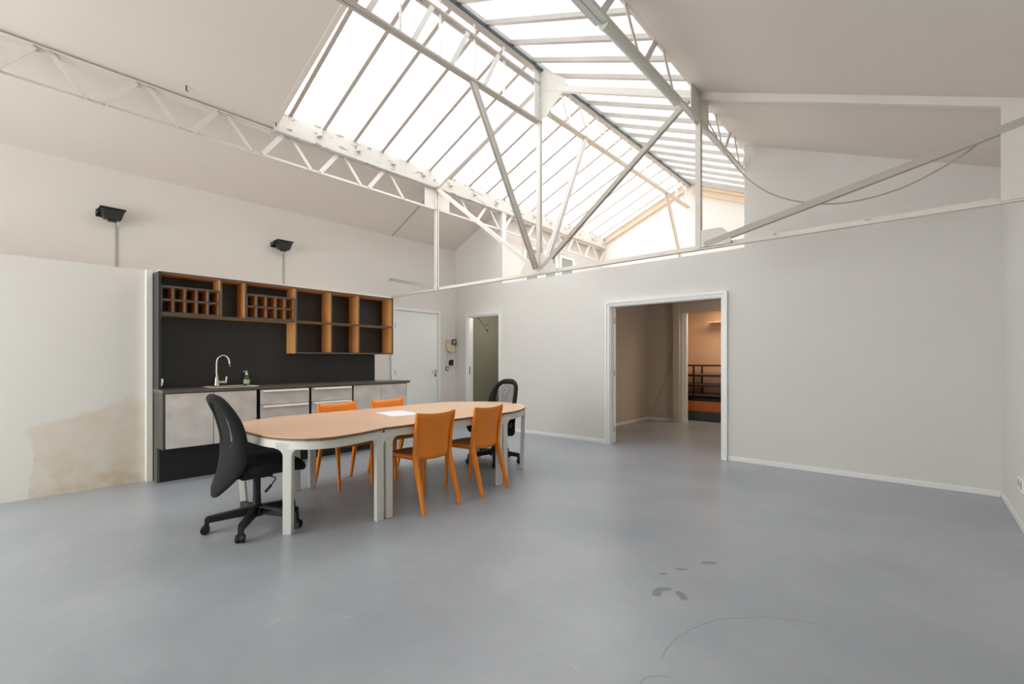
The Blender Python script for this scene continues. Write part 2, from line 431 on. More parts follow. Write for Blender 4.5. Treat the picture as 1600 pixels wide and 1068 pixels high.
# upper space beyond the partition
bm = B(); prof(bm, [(5.74, 2.60), (5.86, 2.60), (5.86, 3.84), (5.74, 3.88)], XB+0.10, 9.78); 
struct('wall_upper_left', bm, M['wall'])
bm = B(); prof(bm, [(1.45, 2.60), (1.571, 2.60), (1.571, 3.90), (1.45, 3.86)], XB+0.10, 9.78); struct('wall_upper_right', bm, M['wall'])
bm = B(); prof(bm, [(1.45, 2.60), (5.86, 2.60), (5.86, 4.02), (3.6, 5.0), (1.45, 4.06)], 9.78, 9.9); struct('wall_gable', bm, M['wall'])
bm = B(); box(bm, XB+0.10, 9.78, 1.571, 5.74, 2.42, 2.60); struct('floor_upper', bm, M['ceil'])

# bedroom beyond the wide doorway
BC = 2.385
bm = B(); box(bm, XB+0.10, 9.20, 4.27, 4.37, 0, BC); struct('wall_bedroom_left', bm, M['room'])
bm = B(); box(bm, 9.20, 9.30, 3.66, 4.37, 0, BC); struct('wall_bedroom_back', bm, M['room'])
bm = B(); box(bm, 9.08, 9.30, 3.535, 3.66, 0, BC-0.002); struct('wall_bedroom_pier', bm, M['room'])
bm = B(); box(bm, XB+0.10, 10.6, 0.6, 4.37, BC, BC+0.03); struct('ceiling_bedroom', bm, M['room'])
bm = B(); box(bm, XB+0.10, 10.6, 0.5, 0.6, 0, BC); struct('wall_bedroom_right', bm, M['room'])
bm = B(); box(bm, 9.22, 9.28, 0.6, 3.53, 2.19, BC-0.002); struct('trim_4', bm, M['room'])
bm = B(); box(bm, 9.19, 9.27, 3.43, 3.53, 0, 2.185); struct('trim_3', bm, M['trim'])
# alcove behind it
bm = B(); box(bm, 10.3, 10.4, 0.6, 4.37, 0, BC); struct('wall_alcove_back', bm, M['niche'])
bm = B(); box(bm, 9.30, 10.3, 3.90, 4.00, 0, BC); struct('wall_alcove_left', bm, M['niche'])
bm = B(); box(bm, 10.24, 10.298, 2.2, 2.98, 0.9, 2.0); tag(mk('wall_panel', bm, M['niche'], None, 0.004), 'plain upright plaster board on the back of the warm lit alcove', 'panel')

# little store room behind the narrow doorway
bm = B(); box(bm, XB+0.10, 7.7, 6.86, 6.96, 0, 2.4); struct('wall_store_left', bm, M['olive'])
bm = B(); box(bm, 7.6, 7.7, 4.37, 6.86, 0, 2.4); struct('wall_store_back', bm, M['olive'])
bm = B(); box(bm, XB+0.10, 7.6, 5.40, 5.50, 0, 2.4); struct('wall_store_right', bm, M['olive'])
bm = B(); box(bm, XB+0.10, 7.7, 5.40, 6.96, 2.4, 2.44); struct('ceiling_store', bm, M['olive'])

# baseboards
def bb(name, x0, x1, y0, y1, m='trim'):
    b_ = B(); box(b_, x0, x1, y0, y1, 0, 0.055); struct(name, b_, M[m], 0.004)
bb('baseboard_back', XB-0.014, XB, YR+0.014, BD0-0.075)
bb('baseboard_back_left', XB-0.014, XB, BD1+0.08, SD0-0.055)
bb('baseboard_right', XR, XB-0.014, YR, YR+0.014)
bb('baseboard_bedroom', XB+0.2, 9.2, 4.256, 4.27)
bb('baseboard_bedroom_back', 9.186, 9.2, 3.66, 4.256)
bb('baseboard_back_corner', XB-0.014, XB, SD1+0.09, YL)

# door casings
def casing(name, y0, y1, h, w, x=XB, d=0.022):
    b_ = B()
    for k, (ww, dd) in enumerate(((w, d), (w*0.45, d*1.7))):
        if k == 0:
            box(b_, x-dd, x, y0-ww, y0, 0, h+ww); box(b_, x-dd, x, y1, y1+ww, 0, h+ww); box(b_, x-dd, x, y0, y1, h, h+ww)
        else:
            box(b_, x-dd, x-d, y0-w, y0-w+ww, 0, h+w); box(b_, x-dd, x-d, y1+w-ww, y1+w, 0, h+w); box(b_, x-dd, x-d, y0-w+ww, y1+w-ww, h+w-ww, h+w)
    # reveal lining
    box(b_, x, x+0.1, y0-0.0, y0+0.012, 0, h); box(b_, x, x+0.1, y1-0.012, y1, 0, h); box(b_, x, x+0.1, y0+0.012, y1-0.012, h-0.012, h)
    struct(name, b_, M['trim'])
casing('trim_1', BD0, BD1, DH, 0.068)
casing('trim_2', SD0, SD1, SDH, 0.048)

# open leaf of the wide doorway, folded back into the bedroom
d3 = bpy.data.objects.new('door_3', None); C.objects.link(d3); d3.location = (XB+0.11, 3.375, 0); d3['kind'] = 'structure'
dirv = Vector((0.845, 0.535, 0)).normalized(); nrm = Vector((-dirv.y, dirv.x, 0))
p0 = Vector((XB+0.115, 3.375, 0)); L_ = 0.79
bm = B(); q = [p0, p0+dirv*L_, p0+dirv*L_+nrm*0.04, p0+nrm*0.04]
prism(bm, [(v.x, v.y, 0.012) for v in q], (0, 0, 2.015)); mk('leaf', bm, M['door'], d3, 0.003)
for z in (0.22, 1.05, 1.83):
    bm = B(); tube(bm, [(XB+0.104, 3.392, z-0.045), (XB+0.104, 3.392, z+0.045)], 0.008, 8); mk('hinge', bm, M['chrome'], d3)

# entrance door in the left wall
d1 = bpy.data.objects.new('door_1', None); C.objects.link(d1); d1.location = (5.15, YL, 0); d1['kind'] = 'structure'
bm = B(); box(bm, 4.68, 5.635, YL-0.022, YL, 0.008, 2.115); mk('leaf', bm, M['door'], d1, 0.003)
bm = B()
box(bm, 5.640, 5.705, YL-0.034, YL, 0, 2.175); box(bm, 4.61, 4.675, YL-0.034, YL, 0, 2.175); box(bm, 4.675, 5.640, YL-0.034, YL, 2.12, 2.175)
mk('frame', bm, M['door'], d1, 0.004)
for z in (0.25, 1.03, 1.85):
    bm = B(); tube(bm, [(4.684, YL-0.03, z-0.04), (4.684, YL-0.03, z+0.04)], 0.008, 8); mk('hinge', bm, M['chrome'], d1)
hd = B(); lathe(hd, [(0.026, -.004), (0.026, .004)], seg=16)
bmesh.ops.rotate(hd, verts=hd.verts, matrix=Matrix.Rotation(PI/2, 3, 'X')); bmesh.ops.translate(hd, verts=hd.verts, vec=(5.585, YL-0.028, 1.045))
tube(hd, [(5.585, YL-0.028, 1.045), (5.585, YL-0.075, 1.045)], 0.010, 10); tube(hd, [(5.59, YL-0.073, 1.045), (5.46, YL-0.073, 1.04)], 0.009, 10)
mk('door_handle', hd, M['chrome'], d1)
bm = B(); box(bm, 5.572, 5.598, YL-0.03, YL-0.022, 0.935, 0.995); mk('lock_plate', bm, M['floorlight'], d1, 0.003)

# ================================================================== SKYLIGHT
w1 = bpy.data.objects.new('window_1', None); C.objects.link(w1); w1.location = (6.0, 3.6, 3.9); w1['kind'] = 'structure'
GX0, GX1, GY = 2.25, 9.75, 1.99      # glazing extents, half width
BX = [2.37 + 0.4155*i for i in range(18)]
edges = [GX0] + BX + [GX1]
for side in (1, -1):
    ye, yr = 3.6 + side*GY, 3.6 + side*0.05
    # panes
    for a, b in zip(edges, edges[1:]):
        bm = B(); z0, z1 = gz(ye)+0.012, gz(yr)+0.012
        prism(bm, [(a, ye, z0), (b, ye, z0), (b, yr, z1), (a, yr, z1)], (0, 0, 0.006))
        mk('glass_pane', bm, M['glass'] if side > 0 else M['glass_blue'], w1)
    for x in BX + [9.66]:
        bm = B(); bar(bm, (x, ye, gz(ye)-0.014), (x, yr, gz(yr)-0.014), 0.010, 0.044)
        bar(bm, (x, ye, gz(ye)-0.040), (x, yr, gz(yr)-0.040), 0.046, 0.008)
        mk('glazing_bar', bm, M['bar'], w1)
    # kerb under the low edge
    bm = B(); yk = 3.6 + side*1.955
    box(bm, 2.20, 9.78, min(yk, yk+side*0.06), max(yk, yk+side*0.06), 3.90, 4.14)
    mk('kerb', bm, M['peel'], w1, 0.006)
    bm = B(); yk2 = yk + side*0.06
    box(bm, 2.20, 9.78, min(yk2-side*.03, yk2+side*0.03), max(yk2-side*.03, yk2+side*.03), 4.14, 4.165); mk('kerb_cap', bm, M['peel'], w1)
    for k in range(13):
        x = 2.72 + 0.535*k
        if side > 0:
            bm = B(); ya = yk
            box(bm, x-0.028, x+0.028, ya-0.04, ya, 4.005, 4.065)
            mk('fixing_block', bm, M['peel'], w1, 0.004)
bm = B(); bar(bm, (2.2, 3.6, 4.945), (9.78, 3.6, 4.945), 0.10, 0.10); mk('ridge_beam', bm, M['bar'], w1, 0.004)
bm = B(); bar(bm, (2.2, 3.532, 4.895), (9.9, 3.532, 4.895), 0.022, 0.03); mk('ridge_flashing', bm, M['ridge_dark'], w1)
# triangular near end between ceiling and glass
bm = B(); prof(bm, [(5.6, cz(5.6)), (3.6, 4.70), (1.6, cz(1.6)), (1.6, 4.16), (3.6, 5.0), (5.6, 4.16)], 2.18, 2.232)
mk('end_panel', bm, M['ceil'], w1)
# wooden verge boards at the far gable
for side in (1, -1):
    for k, (dz, x, hh) in enumerate(((-0.075, 9.70, 0.10), (-0.19, 9.745, 0.11)) if side < 0 else ((-0.10, 9.73, 0.13),)):
        bm = B(); bar(bm, (x, 3.6+side*1.97, gz(3.6+side*1.97)+dz+0.02), (x, 3.6+side*0.1, gz(3.6+side*.1)+dz+0.02), 0.06, hh)
        mk('verge_board', bm, M['wood_raw'], w1, 0.003)

# ================================================================== STEELWORK
YA, YC, YM, XT = 5.63, 1.61, 3.60, 4.64
def lattice(yc, label, x_start, side):
    t = thing('lattice_beam', (2.0, yc, 3.58), label, 'beam', 'lattice purlins along the skylight edges')
    bm = B(); bar(bm, (x_start, yc, 3.918), (9.56, yc, 3.918), 0.05, 0.012); bar(bm, (x_start, yc+0.012*side, 3.898), (9.56, yc+0.012*side, 3.898), 0.012, 0.046)
    mk('top_chord', bm, M['steel'], t)
    bm = B(); bar(bm, (x_start, yc, 3.585), (9.56, yc, 3.585), 0.05, 0.010); bar(bm, (x_start, yc+0.012*side, 3.602), (9.56, yc+0.012*side, 3.602), 0.012, 0.036)
    mk('bottom_chord', bm, M['steel'], t)
    k = -6
    while True:
        tb = 0.367 + 0.6825*k            # top node, bar descending
        b1 = tb + 0.243; b2 = b1 + 0.108; t2 = tb + 0.582
        if b1 > 9.5: break
        if tb > x_start + 0.02:
            if not (4.25 < tb < 4.8):
                bm = B(); bar(bm, (tb, yc-side*0.004, 3.905), (b1, yc-side*0.004, 3.60), 0.010, 0.036, up=(1, 0, 1)); mk('web_bar', bm, M['steel'], t)
            if not (4.25 < t2 < 5.1):
                bm = B(); bar(bm, (b2, yc-side*0.016, 3.60), (t2, yc-side*0.016, 3.905), 0.010, 0.052, up=(-1, 0, 1)); mk('web_bar', bm, M['steel'], t)
        k += 1
    bm = B(); box(bm, 4.402, 4.894, yc-0.012, yc-0.002, 3.575, 3.925); mk('gusset_plate', bm, M['steel'], t)
    for bx_ in (4.5, 4.6, 4.7, 4.8):
        for bz in (3.62, 3.88):
            bm = B(); tube(bm, [(bx_, yc-0.002, bz), (bx_, yc-0.020, bz)], 0.008, 6); mk('bolt', bm, M['steel'], t)
    for k_ in range(0, 7):
        tb = 0.367 + 0.6825*k_
        if 4.2 < tb < 4.9: continue
        for bx_, bz in ((tb, 3.905), (tb-0.10, 3.905), (tb+0.243, 3.598), (tb+0.351, 3.598)):
            bm = B(); tube(bm, [(bx_, yc-side*0.02, bz), (bx_, yc-side*0.028, bz)], 0.008, 6); mk('bolt', bm, M['bar'], t)
    return t
lattice(YA, 'white zigzag lattice beam under the peeling left edge of the skylight', XR, 1)
lattice(YC, 'white zigzag lattice beam along the right edge of the skylight', XR, -1)
# long enclosed light fitting under the right hand lattice beam
t = thing('batten_light', (3.4, YC, 3.50), 'long pale rounded batten fitting fixed under the right skylight beam', 'light fitting')
bm = B(); tube(bm, [(2.80, YC, 3.552), (4.05, YC, 3.552)], 0.033, 14); mk('body', bm, M['fixture'], t, smooth=False)
for x in (2.80, 4.05):
    bm = B(); tube(bm, [(x-0.012, YC, 3.552), (x+0.012, YC, 3.552)], 0.037, 14); mk('end_cap', bm, M['fixture'], t)
t = thing('cable_tray', (2.4, YC, 3.55), 'flat pale double angle tray running on from the batten toward the camera', 'tray')
for dy in (-0.025, 0.025):
    bm = B(); box(bm, 0.6, 2.77, YC+dy-0.022, YC+dy+0.022, 3.545, 3.575); mk('angle', bm, M['fixture'], t)

# ridge lattice
t = thing('ridge_lattice', (XT, YM, 4.28), 'white lattice girder with upright bars directly under the glass ridge', 'beam')
bm = B()
for dy in (-0.024, 0.024):
    bar(bm, (1.2, YM+dy, 4.262), (XT, YM+dy, 4.262), 0.036, 0.022)
mk('bottom_chord', bm, M['bar'], t)
bm = B()
for dy in (-0.024, 0.024): bar(bm, (1.9, YM+dy, 4.735), (XT, YM+dy, 4.735), 0.036, 0.022)
mk('middle_chord', bm, M['bar'], t)
bm = B()
for dy in (-0.024, 0.024): bar(bm, (XT, YM+dy, 4.455), (9.75, YM+dy, 4.455), 0.036, 0.022)
mk('far_chord', bm, M['steel_far'], t)
for i in range(5):
    x = 4.45 - 0.4785*i - 0.0
    if i > 0:
        bm = B(); bar(bm, (x, YM, 4.27), (x, YM, 4.93), 0.03, 0.012, up=(1,0,0)); mk('upright', bm, M['steel'], t)
        bm = B(); bar(bm, (x-0.12, YM-0.03, 4.725), (x-0.35, YM-0.03, 4.275), 0.012, 0.05, up=(1, 0, 0)); mk('web_bar', bm, M['steel'], t)
for i in range(10):
    x = 5.33 + 0.475*i
    if x < 9.7:
        bm = B(); bar(bm, (x, YM, 4.46), (x, YM, 4.93), 0.022, 0.012, up=(1,0,0)); mk('upright', bm, M['steel'], t)
    bm = B(); bar(bm, (x-0.29, YM-0.02, 4.93), (x-0.06, YM-0.02, 4.47), 0.012, 0.026, up=(1, 0, 0)); mk('web_bar', bm, M['steel'], t)

# main cross truss
t = thing('roof_truss', (XT, YM, 2.33), 'big white steel cross truss with king post spanning the whole room', 'truss')
bm = B(); bar(bm, (XT, YR, 2.336), (XT, YL, 2.336), 0.05, 0.012); bar(bm, (XT+0.014, YR, 2.358), (XT+0.014, YL, 2.358), 0.012, 0.046); mk('tie_bar', bm, M['steel'], t)
def rz(y): return 4.735 - 0.405*abs(y-YM)
def rafter(y0, z0, y1, z1, w=0.05, h=0.075):
    b_ = B(); bar(b_, (XT, y0, z0), (XT, y1, z1), w, h); mk('rafter', b_, M['steel'], t, 0.004)
rafter(3.65, 4.735, YA-0.03, 3.955)
rafter(3.55, 4.685, YC+0.02, 3.87)
rafter(YC+0.02, 3.87, YR, 2.985, h=0.09)
for y, top in ((YM, 4.93), (YA, 3.95), (YC, 3.95)):
    bm = B()
    for dx in (-0.018, 0.018):
        bar(bm, (XT+dx, y, 2.34), (XT+dx, y, top), 0.02, 0.055 if y == YM else 0.05, up=(0, 1, 0))
    mk('king_post' if y == YM else 'post', bm, M['steel'], t)
node = (XT, YM-0.0, 2.37)
for s_, y in ((1, YA), (-1, YC)):
    bm = B()
    for dx in (-0.012, 0.02): bar(bm, (XT+dx, YM+s_*0.03, 2.40), (XT+dx, y-s_*0.04, 3.90), 0.024 if dx < 0 else 0.008, 0.05, up=(0, -s_, 1))
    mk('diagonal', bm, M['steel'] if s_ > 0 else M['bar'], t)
# outer diagonals
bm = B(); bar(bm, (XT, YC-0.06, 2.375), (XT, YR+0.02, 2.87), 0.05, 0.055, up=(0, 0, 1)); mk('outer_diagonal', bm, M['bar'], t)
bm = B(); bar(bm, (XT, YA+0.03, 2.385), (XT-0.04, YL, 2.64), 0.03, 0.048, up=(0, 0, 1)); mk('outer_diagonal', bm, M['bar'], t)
# gussets
def gus(pts, x=XT-0.022, th=0.010, m='steel'):
    b_ = B(); prism(b_, [(x, y, z) for y, z in pts], (th, 0, 0)); mk('gusset_plate', b_, M[m], t)
gus([(YM+0.32, 2.345), (YM+0.22, 2.50), (YM+0.05, 2.60), (YM-0.05, 2.60), (YM-0.22, 2.50), (YM-0.28, 2.345)])
gus([(YC-0.02, 2.35), (YC-0.02, 2.52), (YC-0.22, 2.515), (YC-0.30, 2.44), (YC-0.30, 2.35)])
gus([(YM-0.04, 4.93), (YM-0.42, 4.65), (YM-0.42, 4.55), (YM-0.12, 4.29), (YM-0.04, 4.29)])
gus([(YM+0.04, 4.93), (YM+0.42, 4.65), (YM+0.42, 4.52), (YM+0.12, 4.29), (YM+0.04, 4.29)], XT+0.02)
gus([(-0.444, 2.345), (-0.444, 3.10), (YR+.001, 3.03), (YR+.001, 2.345)])
# plates lying in the ridge plane
bm = B(); box(bm, 4.505, XT-0.005, YM-0.030, YM-0.020, 4.27, 4.92); mk('ridge_plate', bm, M['steel'], t)
bm = B(); box(bm, XT+0.005, 4.86, YM-0.030, YM-0.020, 4.42, 4.92); mk('ridge_plate', bm, M['steel'], t)
bm = B(); prism(bm, [(XT-.10, YC+.006, 3.56), (XT+.10, YC+.006, 3.56), (XT+.10, YC+.006, 3.97), (XT-.10, YC+.006, 3.97)], (0, .010, 0)); mk('gusset_plate', bm, M['steel'], t)
for k in range(7):
    bm = B(); z = 4.32 + 0.09*k; tube(bm, [(XT-0.03, YM-0.035, z), (XT-0.03, YM-0.047, z)], 0.009, 6); mk('bolt', bm, M['steel'], t)
for y in (YM-0.12, YM-0.2, YM-0.28, -0.5, -0.56, 1.35, 0.95, 0.3):
    bm = B(); zz = rz(y)-0.06 if y > 1.5 else 2.372; tube(bm, [(XT-0.004, y, zz), (XT-0.03, y, zz)], 0.009, 6); mk('bolt', bm, M['steel'], t)

bm = B(); bar(bm, (XT, YA+0.04, cz(YA+0.04)-0.004), (XT, YL-0.002, cz(YL-0.002)-0.004), 0.016, 0.008)
struct('trim_7', bm, M['cable'])
# longitudinal braces in the ridge plane
def brace(label, x0, z0, x1, z1, m, w=0.06):
    g = thing('ridge_brace', (x1, YM, z1), label, 'brace')
    for dy in (-0.017, 0.017):
        b_ = B(); bar(b_, (x0, YM+dy, z0), (x1, YM+dy, z1), 0.024, w, up=(1, 0, 0)); mk('angle', b_, M[m], g)
    return g
brace('grey double angle brace running down to the king post foot from the near ridge', 3.46, 4.26, XT-0.07, 2.40, 'bar')
brace('white brace running down to the king post foot from beyond the truss', 5.72, 4.45, XT+0.10, 2.40, 'steel')
brace('cream brace dropping behind the partition beneath the far ridge end', 8.62, 4.44, 9.74, 2.62, 'steel_far', 0.045)

# ================================================================== interior windows of the upper left wall
for i, (a, b) in enumerate(((6.93, 7.30), (7.55, 7.92), (8.12, 8.56))):
    w = bpy.data.objects.new('window_%d' % (i+3), None); C.objects.link(w); w.location = ((a+b)/2, 5.74, 2.7); w['kind'] = 'structure'
    bm = B(); box(bm, a-0.05, a, 5.69, 5.74, 2.66, 3.50); box(bm, b, b+0.05, 5.70, 5.74, 2.66, 3.50); box(bm, a, b, 5.70, 5.74, 3.44, 3.50); box(bm, a, b, 5.70, 5.74, 2.66, 2.70)
    mk('frame', bm, M['trim'], w, 0.004)
    bm = B(); box(bm, a, b, 5.728, 5.737, 2.70, 3.44); mk('pane', bm, M['pane'], w)

# ================================================================== KITCHEN
YB = 5.975           # back panel face
YU, YF = 5.718, 5.555
bm = B(); box(bm, 1.145, 3.765, YB, 5.998, 0.0, 2.13)
tag(mk('splashback', bm, M['black_lam'], None), 'tall matt black back panel behind the kitchen sink and shelves', 'panel')
bm = B(); box(bm, 1.085, 1.14, 5.935, 5.999, 0, 2.18); struct('trim_5', bm, M['wall'], 0.004)
bm = B(); box(bm, 1.166, 3.90, 5.76, 5.999, 2.147, 2.168); struct('trim_6', bm, M['wall'])

# upper shelving
t = thing('wall_shelf_unit', (2.5, YB, 1.33), 'black edged plywood wall shelf unit of open boxes above the sink', 'shelf')
TH = 0.018
def shelf_panel(x0, x1, z0, z1, name, y0=YU, y1=YB):
    """plywood board with a dark laminate front edge as its sub-part."""
    b_ = B(); box(b_, x0, x1, y0+0.004, y1, z0, z1); o = mk(name, b_, M['ply'], t)
    b_ = B(); box(b_, x0-.0005, x1+.0005, y0, y0+0.004, z0-.0005, z1+.0005); mk('front_edge', b_, M['edge'], o)
    return o
Z0, Z1, Z2 = 1.33, 1.725, 2.125
o = shelf_panel(1.1466, 3.90, Z2, Z2+TH, 'top_board')
o = shelf_panel(1.163, 2.503, Z1-TH, Z1, 'shelf_board')
for a, b in ((2.521, 2.957), (2.975, 3.352), (3.370, 3.882)):
    shelf_panel(a, b, Z1-TH/2, Z1+TH/2, 'shelf_board')
shelf_panel(2.521, 3.882, Z0, Z0+TH, 'bottom_board')
for x in (1.701, 1.945): shelf_panel(x-TH/2, x+TH/2, Z1, Z2, 'divider')
for x in (2.512, 2.966, 3.361): shelf_panel(x-TH/2, x+TH/2, Z0 if x < 2.6 else Z0+TH, Z2, 'divider')
shelf_panel(3.882, 3.90, Z0, Z2, 'divider')
# dark outer faces
b_ = B(); box(b_, 1.1425, 1.1465, YU-0.001, YB, 0.953, Z2+TH); box(b_, 1.1465, 1.163, YU-0.001, YB, 0.953, Z1-TH-.001); mk('gable_panel', b_, M['black_lam'], t)
b_ = B(); box(b_, 1.1425, 1.1635, YU-0.004, YU-.001, 0.953, Z2+TH); mk('front_edge', b_, M['black_lam'], t)
b_ = B(); box(b_, 1.1466, 1.163, YU, YB, Z1-TH, Z2); mk('end_panel', b_, M['ply'], t)
b_ = B(); box(b_, 3.9005, 3.906, YU, YB, Z0, Z2+TH); mk('end_panel', b_, M['black_lam'], t)
b_ = B(); box(b_, 3.370, 3.882, YB-0.008, YB-0.001, Z1+TH/2, Z2); box(b_, 3.370, 3.882, YB-0.008, YB-0.001, Z0+TH, Z1-TH/2); mk('back_board', b_, M['black_lam'], t)
b_ = B(); box(b_, 2.502, 2.5035, YU+0.004, YB, Z0, Z1-TH-.001); mk('side_facing', b_, M['ply'], t)
b_ = B(); tube(b_, [(3.06, YB-0.001, 1.80), (3.06, YB-0.012, 1.80)], 0.02, 10); mk('cable_hole', b_, M['black'], t)

def bottle_rack(x0, x1, label):
    r = thing('bottle_rack', ((x0+x1)/2, YB, Z1), label, 'rack', 'bottle racks in the wall shelf')
    z0, z1 = Z1+.001, 2.005; n_ = 5
    hs = (z1-z0-3*0.012)/2
    for k in range(3):
        z = z0 + k*(hs+0.012)
        b_ = B(); box(b_, x0, x1, YU+0.016, YB-0.02, z, z+0.012); o_ = mk('board', b_, M['ply'], r)
        b_ = B(); box(b_, x0, x1, YU+0.012, YU+0.016, z-.003, z+0.015); mk('front_edge', b_, M['edge'], o_)
    wd = (x1-x0-6*0.012)/5
    for k in range(n_+1):
        x = x0 + k*(wd+0.012)
        for j in range(2):
            za = z0 + 0.012 + j*(hs+0.012)
            b_ = B(); box(b_, x, x+0.012, YU+0.016, YB-0.02, za, za+hs); o_ = mk('upright', b_, M['ply'], r)
            b_ = B(); box(b_, x-.002, x+0.014, YU+0.012, YU+0.016, za, za+hs); mk('front_edge', b_, M['edge'], o_)
    b_ = B(); box(b_, x0, x1, YB-0.02, YB-0.012, z0, z1); mk('back_board', b_, M['black'], r)
bottle_rack(1.1645, 1.690, 'ten hole plywood bottle rack at the left end of the wall shelf')
bottle_rack(1.956, 2.501, 'ten hole plywood bottle rack beside the middle of the wall shelf')

# base units
def unit(name, x0, x1, label):
    t_ = thing(name, ((x0+x1)/2, 5.78, 0.355), label, 'cabinet')
    b_ = B(); box(b_, x0, x1, YF+0.024, YB-0.002, 0.36, 0.918); mk('body', b_, M['plinth'], t_)
    return t_
def front(t_, x0, x1, z0, z1, name='door', handle=False):
    b_ = B(); box(b_, x0, x1, YF, YF+0.022, z0, z1); o_ = mk(name, b_, M['metal_door'], t_, 0.002)
    if handle:
        b_ = B(); zt = z1-0.002
        prism(b_, [(x0+.02, YF-.001, zt), (x0+.02, YF-0.026, zt-.003), (x0+.02, YF-0.030, zt-0.022), (x0+.02, YF-0.024, zt-0.022), (x0+.02, YF-0.021, zt-0.008), (x0+.02, YF-.001, zt-0.006)], (x1-x0-.04, 0, 0))
        mk('handle', b_, M['alu'], o_)
    return o_
u = unit('sink_cabinet', 1.165, 2.022, 'long brushed steel double door base cabinet under the sink')
front(u, 1.170, 1.578, 0.368, 0.912); front(u, 1.585, 2.000, 0.368, 0.912)
b_ = B(); box(b_, 1.145, 1.1645, YF+0.012, YB-0.002, 0.36, 0.918); mk('end_panel', b_, M['darkgrey'], u)
b_ = B(); box(b_, 1.145, 1.1645, 5.79, YB-0.002, 0.0, 0.36); mk('end_panel', b_, M['darkgrey'], u)
for nm, x0, x1, lab in (('drawer_cabinet', 2.034, 2.612, 'steel fronted drawer unit standing beside the sink cabinet'), ('drawer_cabinet', 2.620, 3.180, 'steel fronted drawer unit next to the right hand double door cabinet')):
    u = unit(nm, x0, x1, lab); u['group'] = 'drawer units of the kitchen'
    for za, zb in ((0.742, 0.912), (0.560, 0.736), (0.368, 0.554)):
        front(u, x0+0.010, x1-0.016, za, zb, 'drawer', True)
u = unit('base_cabinet', 3.186, 4.03, 'double door steel base cabinet at the right end of the worktop')
front(u, 3.190, 3.604, 0.368, 0.912); front(u, 3.609, 4.022, 0.368, 0.912)
b_ = B(); box(b_, 4.0305, 4.042, YF+0.004, YB-0.002, 0.36, 0.918); mk('end_panel', b_, M['trim'], u)
bm = B(); box(bm, 1.1655, 4.02, 5.79, 5.81, 0.0, 0.355); box(bm, 4.0, 4.02, 5.81, YB-.002, 0, .355)
tag(mk('plinth_board', bm, M['plinth'], None), 'black recessed plinth board along the foot of the kitchen cabinets', 'plinth')
# worktop (with a cut out for the sink)
bm = B(); sx0, sx1, sy0, sy1 = 1.60, 2.02, 5.62, 5.93
box(bm, 1.14, sx0, YF-0.012, YB-0.001, 0.920, 0.952); box(bm, sx1, 4.075, YF-0.012, YB-0.001, 0.920, 0.952)
box(bm, sx0, sx1, YF-0.012, sy0, 0.920, 0.952); box(bm, sx0, sx1, sy1, YB-0.001, 0.920, 0.952)
box(bm, 3.765, 4.075, YB-0.001, 5.998, 0.920, 0.952)
tag(mk('worktop', bm, M['worktop'], None), 'thin dark kitchen worktop running over all the steel cabinets', 'worktop')
t = thing('kitchen_sink', ((sx0+sx1)/2, 5.77, 0.80), 'inset stainless sink with a bright rim in the dark worktop', 'sink')
bm = B(); r_ = 0.022
box(bm, sx0-r_, sx1+r_, sy0-r_, sy0, 0.9525, 0.957); box(bm, sx0-r_, sx1+r_, sy1, sy1+r_, 0.9525, 0.957); box(bm, sx0-r_, sx0, sy0, sy1, 0.9525, 0.957); box(bm, sx1, sx1+r_, sy0, sy1, 0.9525, 0.957)
mk('rim', bm, M['alu'], t)
bm = B(); q = 0.004
box(bm, sx0+.001, sx0+q, sy0+.001, sy1-.001, 0.925, 0.9525); box(bm, sx1-q, sx1-.001, sy0+.001, sy1-.001, 0.925, 0.9525); box(bm, sx0+q, sx1-q, sy0+.001, sy0+q, 0.925, 0.9525); box(bm, sx0+q, sx1-q, sy1-q, sy1-.001, 0.925, 0.9525); box(bm, sx0+.001, sx1-.001, sy0+.001, sy1-.001, 0.9205, 0.925)
mk('bowl', bm, M['chrome'], t)
# tap
t = thing('kitchen_tap', (1.70, 5.875, 0.957), 'tall satin nickel swan neck tap rising behind the sink', 'tap')
bm = B(); pts = [(1.70, 5.875, 1.04)]
for k in range(2, 9): pts.append((1.70, 5.875, 1.04+0.02*k))
for k in range(0, 13):
    a = PI - PI*k/12; pts.append((1.70+0.055+0.055*math.cos(a)*1.0, 5.875-0.03-0.03*math.cos(a)*1.0*1.0, 1.215+0.085*math.sin(a)))
pts.append((1.813, 5.814, 1.175))
tube(bm, pts, 0.0095, 12); mk('spout', bm, M['chrome'], t, smooth=True)
bm = B(); lathe(bm, [(0.030, 0), (0.029, 0.012), (0.024, 0.06), (0.016, 0.10), (0.0125, 0.125), (0.0095, 0.128)], (1.70, 5.875, 0.957), 20); mk('body', bm, M['chrome'], t, smooth=True)
bm = B(); tube(bm, [(1.71, 5.872, 1.002), (1.775, 5.84, 1.002)], 0.016, 14); mk('valve', bm, M['chrome'], t)
bm = B(); tube(bm, [(1.780, 5.838, 0.992), (1.786, 5.838, 1.05), (1.790, 5.836, 1.065)], [0.007, 0.009, 0.006], 10); mk('lever', bm, M['alu'], t)
